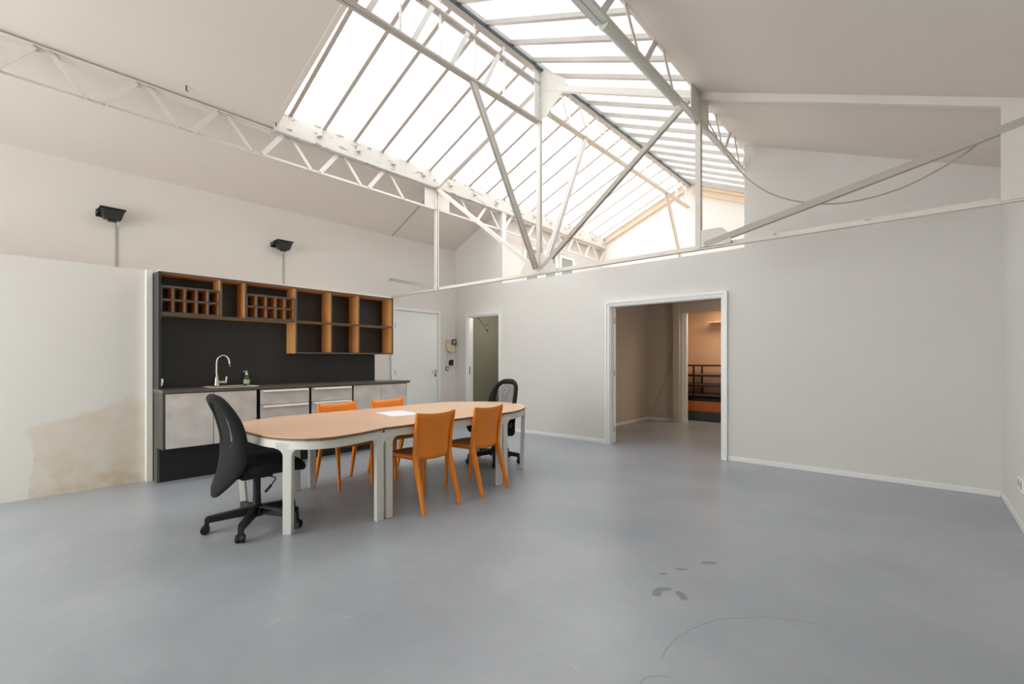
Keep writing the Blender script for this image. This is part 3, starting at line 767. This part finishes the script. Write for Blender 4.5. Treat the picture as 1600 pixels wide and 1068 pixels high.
# soap
t = thing('soap_bottle', (2.03, 5.945, 0.9525), 'green liquid soap bottle with a white pump beside the sink', 'bottle')
c0 = (2.03, 5.945, 0.9525)
bm = B(); lathe(bm, [(0.031, 0), (0.034, 0.004), (0.034, 0.075), (0.031, 0.092), (0.022, 0.112), (0.014, 0.120), (0.014, 0.126)], c0, 20); mk('bottle_body', bm, M['green'], t, smooth=True)
bm = B(); lathe(bm, [(0.0346, 0.018), (0.0348, 0.019), (0.0348, 0.066), (0.0346, 0.067)], c0, 20); mk('label_band', bm, M['labelgrey'], t)
bm = B(); lathe(bm, [(0.017, 0.124), (0.018, 0.128), (0.012, 0.142), (0.006, 0.146), (0.006, 0.158), (0.011, 0.159), (0.011, 0.168), (0.008, 0.170)], c0, 16)
bar(bm, (2.03, 5.945, 1.117), (1.993, 5.925, 1.113), 0.010, 0.008); mk('pump', bm, M['socket'], t)
bm = B(); prism(bm, [(1.1636, YU+0.008, 0.985), (1.174, YU+0.008, 0.985), (1.186, YU+0.008, 1.040), (1.180, YU+0.008, 1.060), (1.1636, YU+0.008, 1.060)], (0, -0.006, 0))
tag(mk('corner_bracket', bm, M['socket'], None), 'small white tapered clip at the left end of the black back panel', 'clip')

# ================================================================== WALL ITEMS
def flood(x, label, s=1.0):
    t_ = thing('floodlight', (x, YL, 2.79), label, 'wall light', 'black floodlights on the upper left wall')
    L_, Yc = 0.090*s, YL-0.13
    b_ = B()
    top = [(x-L_-.012, Yc-0.07), (x+L_+.012, Yc-0.07), (x+L_+.012, Yc+0.07), (x-L_-.012, Yc+0.07)]
    bot = [(x-L_*.80, Yc-0.045), (x+L_*.80, Yc-0.045), (x+L_*.80, Yc+0.045), (x-L_*.80, Yc+0.045)]
    a = [b_.verts.new((p[0], p[1], 2.800)) for p in bot]; c = [b_.verts.new((p[0], p[1], 2.905)) for p in top]
    b_.faces.new(a[::-1]); b_.faces.new(c)
    for i in range(4): b_.faces.new((a[i], a[(i+1)%4], c[(i+1)%4], c[i]))
    mk('housing', b_, M['floorlight'], t_, 0.006)
    b_ = B(); box(b_, x-L_-.022, x+L_+.022, Yc-0.08, Yc+0.08, 2.906, 2.922); mk('rim', b_, M['floorlight'], t_, 0.004)
    b_ = B(); box(b_, x-0.035, x+0.035, Yc-0.025, Yc+0.04, 2.782, 2.800); mk('gland_box', b_, M['floorlight'], t_, 0.003)
    b_ = B(); box(b_, x-L_-0.034, x-L_-0.028, Yc-0.02, YL, 2.86, 2.90); box(b_, x-L_-0.034, x-L_+0.05, YL-0.006, YL, 2.84, 2.91); mk('bracket', b_, M['floorlight'], t_)
    for k in (-1,):
        b_ = B(); tube(b_, [(x+k*(L_+0.018), Yc, 2.88), (x+k*(L_+0.048), Yc, 2.88)], 0.012, 8); mk('knob', b_, M['floorlight'], t_)
    b_ = B(); tube(b_, [(x+0.035, Yc+0.03, 2.80), (x+0.04, YL-0.05, 2.785), (x+0.045, YL-0.012, 2.76), (x+0.05, YL-0.008, 2.72), (x+0.052, YL-0.008, 2.18)], 0.008, 6); mk('flex', b_, M['cable'], t_)
flood(0.925, 'black uplighting floodlight high on the wall left of the kitchen')
flood(2.765, 'black uplighting floodlight high on the wall above the kitchen shelves')

t = thing('door_phone', (5.94, YL, 1.40), 'beige entry phone with handset on the wall beside the white door', 'intercom')
bm = B(); box(bm, 5.912, 6.05, YL-0.045, YL, 1.405, 1.655); mk('base', bm, M['beige'], t, 0.01)
bm = B(); box(bm, 5.850, 5.905, YL-0.06, YL-0.028, 1.43, 1.65); box(bm, 5.850, 5.905, YL-0.075, YL-0.06, 1.60, 1.655); box(bm, 5.850, 5.905, YL-0.075, YL-0.06, 1.42, 1.475); mk('handset', bm, M['beige'], t, 0.008)
bm = B(); box(bm, 5.86, 5.92, YL-0.028, YL, 1.44, 1.63); mk('cradle', bm, M['beige'], t)
bm = B(); pts = []
for k in range(60):
    a = k*0.9; z = 1.42 - 0.0036*k - 0.0; pts.append((5.89+0.010*math.sin(k*0.12)+0.011*math.cos(a), YL-0.03+0.011*math.sin(a), z))
tube(bm, pts, 0.003, 5); mk('coil_cord', bm, M['socket'], t)
t = thing('wall_thermostat', (6.02, YL, 1.55), 'square grey screened control unit overlapping the beige entry phone', 'thermostat')
bm = B(); box(bm, 5.965, 6.075, YL-0.062, YL-0.046, 1.545, 1.652); mk('frame', bm, M['slate'], t, 0.004)
bm = B(); box(bm, 5.990, 6.050, YL-0.064, YL-0.0621, 1.570, 1.628); mk('screen', bm, M['labelgrey'], t)
t = thing('key_box', (5.98, YL, 1.15), 'small black box with a slanted top under the entry phone', 'box')
bm = B(); prism(bm, [(5.93, YL, 1.145), (6.03, YL, 1.145), (6.03, YL, 1.255), (5.965, YL, 1.255), (5.93, YL, 1.225)], (0, -0.03, 0)); mk('case', bm, M['black'], t, 0.003)
bm = B(); tube(bm, [(5.98, YL-0.03, 1.19), (5.98, YL-0.034, 1.19)], 0.016, 10); mk('button', bm, M['slate'], t)
t = thing('light_switch', (5.89, YL, 1.05), 'small dark framed white light switch by the entrance door', 'switch')
bm = B(); box(bm, 5.852, 5.930, YL-0.008, YL, 1.046, 1.118); mk('surround', bm, M['slate'], t, 0.002)
bm = B(); box(bm, 5.872, 5.916, YL-0.012, YL-0.0081, 1.064, 1.104); mk('rocker', bm, M['socket'], t)
t = thing('wall_socket', (5.07, YR, 0.29), 'white double power socket low on the right hand wall', 'socket')
bm = B(); box(bm, 5.00, 5.20, YR, YR+0.012, 0.27, 0.37); mk('plate', bm, M['socket'], t, 0.003)
for x in (5.05, 5.15):
    bm = B(); tube(bm, [(x, YR+0.012, 0.32), (x, YR+0.0135, 0.32)], 0.03, 16); mk('outlet', bm, M['cable'], t)
# strike plate of the narrow doorway
bm = B(); box(bm, XB+0.002, XB+0.022, SD1-0.014, SD1-0.0115, 0.97, 1.12)
tag(mk('strike_plate', bm, M['slate'], None), 'dark metal strike plate on the left jamb of the narrow doorway', 'plate')
# wires
bm = B(); tube(bm, [(6.16, 6.26, 2.058), (6.19, 6.20, 1.98), (6.20, 6.12, 1.88), (6.20, 6.07, 1.80)], 0.006, 6)
for p in ((6.20, 6.035, 1.795),): lathe(bm, [(0.004, -.02), (0.014, -.012), (0.014, .012), (0.004, .02)], p, 8)
tube(bm, [(6.20, 6.07, 1.80), (6.20, 6.01, 1.86), (6.19, 6.04, 1.93), (6.20, 6.10, 1.90)], 0.004, 6)
tag(mk('hanging_wire', bm, M['slate'], None), 'loose dark wire with a clip hanging at the top of the narrow doorway', 'wire')
pts = []
cat = [(1.55, 3.62), (1.28, 3.08), (0.96, 2.74), (0.53, 2.565), (0.114, 2.58), (-0.246, 2.735), (-0.40, 2.87)]
for i in range(len(cat)-1):
    p_ = [Vector(cat[max(i-1, 0)]), Vector(cat[i]), Vector(cat[i+1]), Vector(cat[min(i+2, len(cat)-1)])]
    for k in range(6):
        u_ = k/6; a, b, c, d = p_
        q_ = 0.5*((2*b)+(-a+c)*u_+(2*a-5*b+4*c-d)*u_*u_+(-a+3*b-3*c+d)*u_**3); pts.append((4.70, q_.x, q_.y))
pts.append((4.70, -0.40, 2.87))
bm = B(); tube(bm, pts, 0.0065, 6); tag(mk('sagging_cable', bm, M['cable'], None), 'thin grey cable sagging between the right roof posts', 'cable')
bm = B(); tube(bm, [(4.70, YA+0.05, 2.352), (4.70, 6.0, 2.375), (4.70, 6.4, 2.352), (4.69, YL-0.005, 2.365)], 0.008, 6)
tag(mk('loose_cable', bm, M['cable'], None), 'grey cable lying along the tie bar by the left wall', 'cable')
bm = B(); pts = [(1.325, 5.50, cz(5.5)), (1.325, 5.50, cz(5.5)-0.045), (1.34, 5.50, cz(5.5)-0.055)]
tube(bm, pts, 0.006, 6); tag(mk('ceiling_hook', bm, M['black'], None), 'small black hook sticking out of the sloping left ceiling', 'hook')

bm = B(); tube(bm, [(2.20, 5.54, cz(5.54)), (2.20, 5.54, cz(5.54)-0.04), (2.21, 5.54, cz(5.54)-0.046)], 0.005, 6)
tag(mk('ceiling_hook', bm, M['black'], None), 'tiny black hook at the near left corner of the skylight opening', 'hook')
# ================================================================== BEDROOM CONTENT
bm = B(); box(bm, 9.62, 10.28, 1.6, 3.88, 0.0, 0.195); tag(mk('floor_plinth', bm, M['slate'], None, 0.003), 'dark grey low step under the orange wooden bench', 'step')
t = thing('shelf_rack', (9.95, 2.7, 0.42), 'dark metal rack with three brown boards standing on the bench', 'rack')
bm = B(); box(bm, 9.66, 10.26, 1.6, 3.86, 0.197, 0.40); tag(mk('wooden_bench', bm, M['orangewood'], None, 0.003), 'long orange wooden bench box at the back of the alcove', 'bench')
for z in (0.50, 0.71, 0.915):
    bm = B(); box(bm, 9.70, 10.20, 1.62, 3.84, z+0.024, z+0.040); mk('board', bm, M['shelfwood'], t)
    bm = B(); box(bm, 9.69, 9.715, 1.62, 3.84, z-0.006, z+0.022); box(bm, 10.185, 10.21, 1.62, 3.84, z-0.006, z+0.022); box(bm, 9.715, 10.185, 3.50, 3.525, z-0.006, z+0.022); mk('rail', bm, M['black'], t)
bm = B(); box(bm, 9.69, 9.715, 1.62, 3.84, 1.12, 1.146); box(bm, 10.185, 10.21, 1.62, 3.84, 1.12, 1.146); mk('rail', bm, M['black'], t)
for x in (9.70, 10.20):
    for y in (3.47, 2.30, 1.70):
        bm = B(); box(bm, x-0.014, x+0.014, y-0.014, y+0.014, 0.401, 1.12); mk('post', bm, M['black'], t)
bm = B(); box(bm, 9.70, 10.20, 1.62, 3.84, 0.402, 0.470); mk('base_box', bm, M['black'], t)
bm = B(); box(bm, 10.20, 10.236, 1.7, 3.02, 0.60, 1.12); tag(mk('cushion_panel', bm, M['shelfwood'], None, 0.01), 'brown board leaning behind the dark metal rack', 'panel')
bm = B(); box(bm, 10.02, 10.299, 1.7, 3.30, 2.03, 2.055); tag(mk('wall_shelf', bm, M['niche'], None), 'thin pale wooden shelf high on the alcove wall', 'shelf')
ll = bpy.data.lights.new('alcove_lamp_light', 'AREA'); ll.energy = 13; ll.color = (1.0, 0.80, 0.60); ll.size = 0.5; ll.size_y = 1.2; ll.shape = 'RECTANGLE'
lo = bpy.data.objects.new('alcove_lamp_light', ll); C.objects.link(lo); lo.location = (9.62, 2.6, 2.36)
pl = bpy.data.lights.new('bedroom_fill_light', 'POINT'); pl.energy = 15; pl.color = (1.0, 0.88, 0.76); pl.shadow_soft_size = 0.15  # added fill to brighten the far room, no lamp fitting modelled
po = bpy.data.objects.new('bedroom_fill_light', pl); C.objects.link(po); po.location = (7.8, 1.6, 1.9)
bm = B(); tube(bm, [(9.188, 4.12, 0.25), (9.188, 3.98, 0.55), (9.188, 3.86, 0.85), (9.188, 3.78, 1.15), (9.188, 3.72, 1.5), (9.188, 3.69, 1.72)], 0.006, 6)
tag(mk('bedroom_cable', bm, M['cable'], None), 'thin grey cable trailing down the back wall of the far room', 'cable')

sl = bpy.data.lights.new('store_fill_light', 'POINT'); sl.energy = 13; sl.color = (1.0, 0.97, 0.9); sl.shadow_soft_size = 0.1  # unseen fill light, put in so the closed store room is not black
so = bpy.data.objects.new('store_fill_light', sl); C.objects.link(so); so.location = (6.9, 5.75, 2.1)
# ================================================================== TABLE
TZ = 0.72
left_o = [(2.062, 3.142), (1.95, 3.105), (1.80, 3.06), (1.69, 3.04), (1.585, 3.036), (1.50, 3.062), (1.43, 3.115), (1.37, 3.20), (1.325, 3.295), (1.298, 3.40), (1.285, 3.52), (1.28, 3.66), (1.282, 3.82), (1.29, 3.98), (1.312, 4.10), (1.355, 4.20), (1.43, 4.30), (1.53, 4.385), (1.64, 4.44), (1.76, 4.475), (1.88, 4.487), (2.062, 4.482)]
mid_o = [(2.066, 3.142), (2.066, 4.482), (3.424, 4.482), (3.424, 3.112), (2.75, 3.128)]
right_o = [(3.428, 3.112), (3.428, 4.482), (3.60, 4.487), (3.74, 4.47), (3.86, 4.43), (4.04, 4.31), (4.20, 4.14), (4.28, 3.99), (4.312, 3.86), (4.312, 3.72), (4.28, 3.62), (4.237, 3.545), (4.15, 3.43), (4.061, 3.351), (3.912, 3.25), (3.74, 3.17), (3.58, 3.122)]
def table_part(outline, label, x, legs, opened):
    t_ = thing('table_section', (x, 3.8, 0), label, 'table', 'sections of the long meeting table')
    b_ = B(); prism(b_, [(a, b, TZ-0.004) for a, b in outline], (0, 0, 0.004)); mk('tabletop', b_, M['tabletop'], t_)
    b_ = B(); prism(b_, [(a, b, TZ-0.022) for a, b in outline], (0, 0, 0.018)); mk('board_edge', b_, M['tableedge'], t_)
    # apron band just inside the edge, skipping the straight joint sides
    cx = sum(a for a, b in outline)/len(outline); cy = 3.8
    b_ = B(); n_ = len(outline); c = Vector((cx, cy)); loops = []
    for dd, z_ in ((0.010, TZ-0.0225), (0.010, TZ-0.081), (0.026, TZ-0.081), (0.026, TZ-0.0225)):
        lp = []
        for a in outline:
            p_ = Vector(a); p_ = p_ + (c-p_).normalized()*dd; lp.append(b_.verts.new((p_.x, p_.y, z_)))
        loops.append(lp)
    for k_ in range(4):
        l0, l1 = loops[k_], loops[(k_+1) % 4]
        for i in range(n_): b_.faces.new((l0[i], l0[(i+1) % n_], l1[(i+1) % n_], l1[i]))
    ap = mk('apron', b_, M['tableleg'], t_, smooth=True); es = ap.modifiers.new('split', 'EDGE_SPLIT'); es.split_angle = math.radians(40)
    for (bx, by, tx, ty, ang) in legs:
        b_ = B(); w_ = 0.032; zt = TZ-0.080; rr = 0.055
        prof_ = [(-w_, 0), (w_, 0), (w_, zt-rr)] + [(w_+rr-rr*math.cos(k*PI/8), zt-rr+rr*math.sin(k*PI/8)) for k in range(1, 5)] + [(w_+rr, zt+0.04), (-w_-rr, zt+0.04)] + [(-w_-rr+rr*math.cos(k*PI/8), zt-rr+rr*math.sin(k*PI/8)) for k in range(4, 0, -1)] + [(-w_, zt-rr)]
        ca, sa = math.cos(ang), math.sin(ang); pts_ = []
        for s_, z_ in prof_:
            f_ = z_/TZ; ox, oy = bx+(tx-bx)*f_, by+(ty-by)*f_
            pts_.append((ox+ca*s_+sa*0.022, oy+sa*s_-ca*0.022, z_))
        prism(b_, pts_, (-sa*0.044, ca*0.044, 0)); mk('leg', b_, M['tableleg'], t_, 0.005)
    return t_
R_ = math.radians
table_part(left_o, 'rounded left end section of the long beech topped meeting table', 1.7,
    [(1.43, 3.385, 1.37, 3.235, R_(-50)), (1.42, 4.19, 1.36, 4.175, R_(62)), (2.022, 3.150, 2.022, 3.155, R_(0)), (1.955, 4.448, 1.955, 4.452, 0)], 'r')
table_part(mid_o, 'straight middle section of the long beech topped meeting table', 2.75,
    [(2.108, 3.156, 2.108, 3.162, R_(0)), (2.108, 4.450, 2.108, 4.455, 0), (3.385, 3.135, 3.385, 3.140, 0), (3.385, 4.45, 3.385, 4.455, 0)], '')
table_part(right_o, 'rounded right end section of the long beech topped meeting table', 3.9,
    [(3.468, 3.14, 3.468, 3.145, 0), (3.468, 4.45, 3.468, 4.455, 0), (4.075, 3.42, 4.09, 3.405, R_(40)), (4.12, 4.19, 4.12, 4.19, R_(-50))], 'l')
bm = B(); prism(bm, [(2.50, 3.66, TZ+0.001), (2.79, 3.62, TZ+0.001), (2.86, 4.03, TZ+0.001), (2.57, 4.07, TZ+0.001)], (0, 0, 0.003))
tag(mk('paper_sheet', bm, M['paper'], None), 'white sheet of paper lying on the middle of the table', 'paper')

# ================================================================== ORANGE CHAIRS
def make_chair():
    t_ = thing('dining_chair', (0, 0, 0), '', 'chair', 'orange plastic chairs at the table')
    def plan(u, z):                                   # back sheet surface, u in -1..1
        f_ = (z-0.43)/0.39
        y = -0.112 - 0.055*f_ - 0.030*(1-u*u) - 0.018*math.sin(PI*min(max(f_, 0), 1))*(-1)
        x = u*(0.178 + 0.022*f_)
        return x, y
    b_ = B(); nu, nz_ = 14, 10; F_ = []; K_ = []
    for j in range(nz_+1):
        rf, rb = [], []
        for i in range(nu+1):
            u = -1+2*i/nu
            zb = 0.425 - 0.012*(1-u*u); zt = 0.800 + 0.014*u*u
            z = zb+(zt-zb)*j/nz_; x, y = plan(u, z)
            rf.append(b_.verts.new((x, y+0.006, z))); rb.append(b_.verts.new((x, y-0.006, z)))
        F_.append(rf); K_.append(rb)
    for j in range(nz_):
        for i in range(nu):
            b_.faces.new((F_[j][i], F_[j][i+1], F_[j+1][i+1], F_[j+1][i])); b_.faces.new((K_[j][i], K_[j+1][i], K_[j+1][i+1], K_[j][i+1]))
    for i in range(nu):
        b_.faces.new((F_[0][i], K_[0][i], K_[0][i+1], F_[0][i+1])); b_.faces.new((F_[-1][i], F_[-1][i+1], K_[-1][i+1], K_[-1][i]))
    for j in range(nz_):
        b_.faces.new((F_[j][0], F_[j+1][0], K_[j+1][0], K_[j][0])); b_.faces.new((F_[j][-1], K_[j][-1], K_[j+1][-1], F_[j+1][-1]))
    mk('backrest', b_, M['orange'], t_, smooth=True, local=True)
    # side stiles that run on into the back legs
    for s_ in (-1, 1):
        b_ = B()
        prof_ = [(0.193, -0.240, 0.0, .026, .030), (0.188, -0.182, 0.20, .030, .042), (0.184, -0.125, 0.38, .034, .050), (0.184, -0.112, 0.46, .030, .044), (0.190, -0.128, 0.60, .026, .036), (0.200, -0.162, 0.814, .020, .024)]
        rings = []
        for x, y, z, w_, d_ in prof_:
            rings.append([b_.verts.new((s_*x+a*w_/2, y+b*d_/2, z)) for a, b in ((-1,-1),(1,-1),(1,1),(-1,1))])
        for a, b in zip(rings, rings[1:]):
            for k in range(4): b_.faces.new((a[k], a[(k+1)%4], b[(k+1)%4], b[k]))
        b_.faces.new(rings[0][::-1]); b_.faces.new(rings[-1])
        mk('leg', b_, M['orange'], t_, 0.006, local=True)
        b_ = B()
        rings = []
        for x, y, z, w_, d_ in [(0.172, 0.240, 0.0, .022, .024), (0.176, 0.228, 0.25, .028, .028), (0.182, 0.222, 0.425, .040, .036)]:
            rings.append([b_.verts.new((s_*x+a*w_/2, y+b*d_/2, z)) for a, b in ((-1,-1),(1,-1),(1,1),(-1,1))])
        for a, b in zip(rings, rings[1:]):
            for k in range(4): b_.faces.new((a[k], a[(k+1)%4], b[(k+1)%4], b[k]))
        b_.faces.new(rings[0][::-1]); b_.faces.new(rings[-1])
        mk('leg', b_, M['orange'], t_, 0.006, local=True)
    # dished seat with a bowed front
    b_ = B(); nu, nv = 12, 12; T_, D_ = [], []
    for j in range(nv+1):
        v_ = j/nv; r1, r2 = [], []
        for i in range(nu+1):
            u = -1+2*i/nu; hw = 0.190+0.016*v_
            y = -0.125 + v_*(0.37+0.035*(1-u*u)); x = u*hw
            z = 0.452 - 0.014*(1-u*u)*math.sin(PI*min(1, v_*1.0)) - 0.008*max(0, v_-0.8)*5*0.5
            th = 0.014 + 0.022*max(0, abs(u)-0.8)*5 + 0.018*max(0, v_-0.85)/0.15*0.8
            r1.append(b_.verts.new((x, y, z))); r2.append(b_.verts.new((x*0.985, y, z-min(th, .036))))
        T_.append(r1); D_.append(r2)
    for j in range(nv):
        for i in range(nu):
            b_.faces.new((T_[j][i], T_[j][i+1], T_[j+1][i+1], T_[j+1][i])); b_.faces.new((D_[j][i], D_[j+1][i], D_[j+1][i+1], D_[j][i+1]))
    for i in range(nu):
        b_.faces.new((T_[0][i], D_[0][i], D_[0][i+1], T_[0][i+1])); b_.faces.new((T_[-1][i], T_[-1][i+1], D_[-1][i+1], D_[-1][i]))
    for j in range(nv):
        b_.faces.new((T_[j][0], T_[j+1][0], D_[j+1][0], D_[j][0])); b_.faces.new((T_[j][-1], D_[j][-1], D_[j+1][-1], T_[j+1][-1]))
    mk('seat', b_, M['orange'], t_, smooth=True, local=True)
    return t_
ch = make_chair()
def put(o, rear_mid, rz_, label):
    o.location = (rear_mid[0]-math.sin(rz_)*0.240, rear_mid[1]+math.cos(rz_)*0.240, 0); o.rotation_euler = (0, 0, rz_); o['label'] = label
put(ch, (2.523, 2.985), R_(0), 'orange plastic chair on the near side, closest to the table centre, back to camera')
c2 = dup(ch, (0,0,0), 0, '-'); put(c2, (3.175, 2.985), R_(5), 'orange plastic chair on the near side, beside the right table end')
c3 = dup(ch, (0,0,0), 0, '-'); put(c3, (2.399, 4.582), R_(180-2), 'orange plastic chair on the kitchen side, in front of the drawer units')
c4 = dup(ch, (0,0,0), 0, '-'); put(c4, (2.99, 4.571), R_(180+1), 'orange plastic chair on the kitchen side, farther right by the double cabinet')

# ================================================================== OFFICE CHAIRS
def make_office():
    t_ = thing('office_chair', (0, 0, 0), '', 'chair', 'black swivel office chairs')
    T = [(0.28, -.285), (0.32, -.275), (0.38, -.245), (0.45, -.215), (0.55, -.200), (0.70, -.212), (0.82, -.240), (0.92, -.272), (1.01, -.290)]
    def tz(z):
        if z <= T[0][0]: return T[0][1]
        for (a, ta), (b, tb) in zip(T, T[1:]):
            if z <= b: return ta+(tb-ta)*(z-a)/(b-a)
        return T[-1][1]
    def surf(y, z): return tz(z) + 0.07*min(1.2, abs(y)/0.23)**2.2
    # outer outline of the back and the outline of the mesh window
    def outer(th):
        c, s = math.cos(th), math.sin(th)
        e = 2/2.7
        y = 0.232*math.copysign(abs(c)**e, c); z = 0.645 + 0.365*math.copysign(abs(s)**e, s)
        if z < 0.5: y *= 0.72 + 0.28*max(0, (z-0.28)/0.22)
        return y, z
    def inner(th):
        c, s = math.cos(th), math.sin(th); e = 2/3.2
        return 0.150*math.copysign(abs(c)**e, c), 0.795 + 0.150*math.copysign(abs(s)**e, s)
    b_ = B(); N = 56; Rn = 7; rows = []
    for k in range(N):
        th = 2*PI*k/N; oy, oz = outer(th); iy, iz = inner(th); col_ = []
        for j in range(Rn+1):
            f_ = j/Rn; y = iy+(oy-iy)*f_; z = iz+(oz-iz)*f_
            h = 0.006+0.028*math.sin(PI*f_)**0.6
            x = surf(y, z); col_.append((b_.verts.new((x+h, y, z)), b_.verts.new((x-h, y, z))))
        rows.append(col_)
    for k in range(N):
        a, b = rows[k], rows[(k+1) % N]
        for j in range(Rn):
            b_.faces.new((a[j][0], a[j+1][0], b[j+1][0], b[j][0])); b_.faces.new((a[j][1], b[j][1], b[j+1][1], a[j+1][1]))
        b_.faces.new((a[0][0], b[0][0], b[0][1], a[0][1])); b_.faces.new((a[Rn][0], a[Rn][1], b[Rn][1], b[Rn][0]))
    back = mk('backrest', b_, M['blackfab'], t_, smooth=True, local=True)
    b_ = B(); nn = 10; g_ = []
    for j in range(nn+1):
        row = []
        for i in range(nn+1):
            u = -1+2*i/nn; v = -1+2*j/nn
            x_, y_ = u*math.sqrt(1-v*v/2), v*math.sqrt(1-u*u/2)
            y = x_*0.158; z = 0.795+y_*0.158
            row.append(b_.verts.new((surf(y, z), y, z)))
        g_.append(row)
    for j in range(nn):
        for i in range(nn): b_.faces.new((g_[j][i], g_[j][i+1], g_[j+1][i+1], g_[j+1][i]))
    mk('mesh_panel', b_, M['mesh'], back, smooth=True, local=True)
    # seat cushion
    b_ = B(); N = 40; rings = []
    for (sc, z) in ((0.0, .425), (.80, .418), (.95, .432), (1.0, .462), (.96, .492), (.84, .508), (.45, .502), (0.0, .498)):
        ring = []
        for k in range(N):
            th = 2*PI*k/N; c, s = math.cos(th), math.sin(th); e = 2/2.8
            x = 0.065 + sc*0.265*math.copysign(abs(c)**e, c); y = sc*0.245*math.copysign(abs(s)**e, s)
            zz = z - (0.035*max(0, (x-0.15)/0.15)**2)
            ring.append(b_.verts.new((x, y, zz)) if sc > 0 else None)
        if sc == 0:
            ctr = b_.verts.new((0.065, 0, z)); rings.append(ctr)
        else: rings.append(ring)
    for a, b in zip(rings, rings[1:]):
        for k in range(N):
            if not isinstance(a, list): b_.faces.new((a, b[(k+1)%N], b[k]))
            elif not isinstance(b, list): b_.faces.new((a[k], a[(k+1)%N], b))
            else: b_.faces.new((a[k], a[(k+1)%N], b[(k+1)%N], b[k]))
    mk('seat', b_, M['blackfab'], t_, smooth=True, local=True)
    b_ = B(); box(b_, -0.13, 0.09, -0.09, 0.09, 0.375, 0.42); mk('mechanism', b_, M['black'], t_, 0.015, local=True)
    b_ = B(); tube(b_, [(-0.12, 0, 0.395), (-0.19, 0, 0.39), (-0.225, 0, 0.42), (-0.215, 0, 0.50), (-0.205, 0, 0.56)], 0.022, 10); mk('back_support', b_, M['black'], t_, smooth=True, local=True)
    b_ = B(); tube(b_, [(0.03, -0.08, 0.395), (0.05, -0.24, 0.40), (0.045, -0.262, 0.392), (0.0, -0.272, 0.345)], 0.005, 8); tube(b_, [(0.012, -0.27, 0.358), (-0.03, -0.278, 0.318)], 0.010, 8); mk('lever', b_, M['black'], t_, local=True)
    b_ = B(); tube(b_, [(0, 0, 0.10), (0, 0, 0.24), (0, 0, 0.241), (0, 0, 0.38)], [0.030, 0.028, 0.026, 0.026], 18); mk('column', b_, M['black'], t_, local=True)
    b_ = B(); lathe(b_, [(0.05, 0.085), (0.052, 0.145), (0.036, 0.165)], seg=18); base = mk('star_base', b_, M['black'], t_, local=True)
    for k in range(5):
        a = 2*PI*k/5; ca, sa = math.cos(a), math.sin(a)
        b_ = B(); bar(b_, (0.03*ca, 0.03*sa, 0.128), (0.318*ca, 0.318*sa, 0.100), 0.050, 0.060, w1=0.036, h1=0.046)
        bar(b_, (0.312*ca, 0.312*sa, 0.115), (0.318*ca, 0.318*sa, 0.040), 0.034, 0.030, up=(ca, sa, 0)); mk('base_arm', b_, M['black'], base, 0.004, local=True)
        b_ = B(); ox, oy = 0.325*ca, 0.325*sa; px_, py_ = -sa, ca
        for q in (-1, 1):
            tube(b_, [(ox+px_*q*0.010, oy+py_*q*0.010, 0.0295), (ox+px_*q*0.026, oy+py_*q*0.026, 0.0295)], 0.029, 16)
        tube(b_, [(ox-px_*.012, oy-py_*.012, 0.031), (ox+px_*.012, oy+py_*.012, 0.031)], 0.024, 12)
        mk('caster', b_, M['black'], t_, local=True)
    return t_, base
oc, base = make_office()
def set_base_angle(o, deg):
    # turn the star base and its casters against the seat
    for c in [q for q in C.objects if q.parent == o]:
        if c.name.split('.')[0] in ('star_base', 'caster'): c.rotation_euler = (0, 0, R_(deg))
oc.location = (1.345, 3.73, 0); oc.rotation_euler = (0, 0, R_(-3)); oc['label'] = 'black mesh backed swivel chair at the left end of the table'
set_base_angle(oc, 16.4+3)
oc2 = dup(oc, (4.11, 3.90, 0), R_(180), 'black mesh backed swivel chair at the far right end of the table')
set_base_angle(oc2, -63-180)
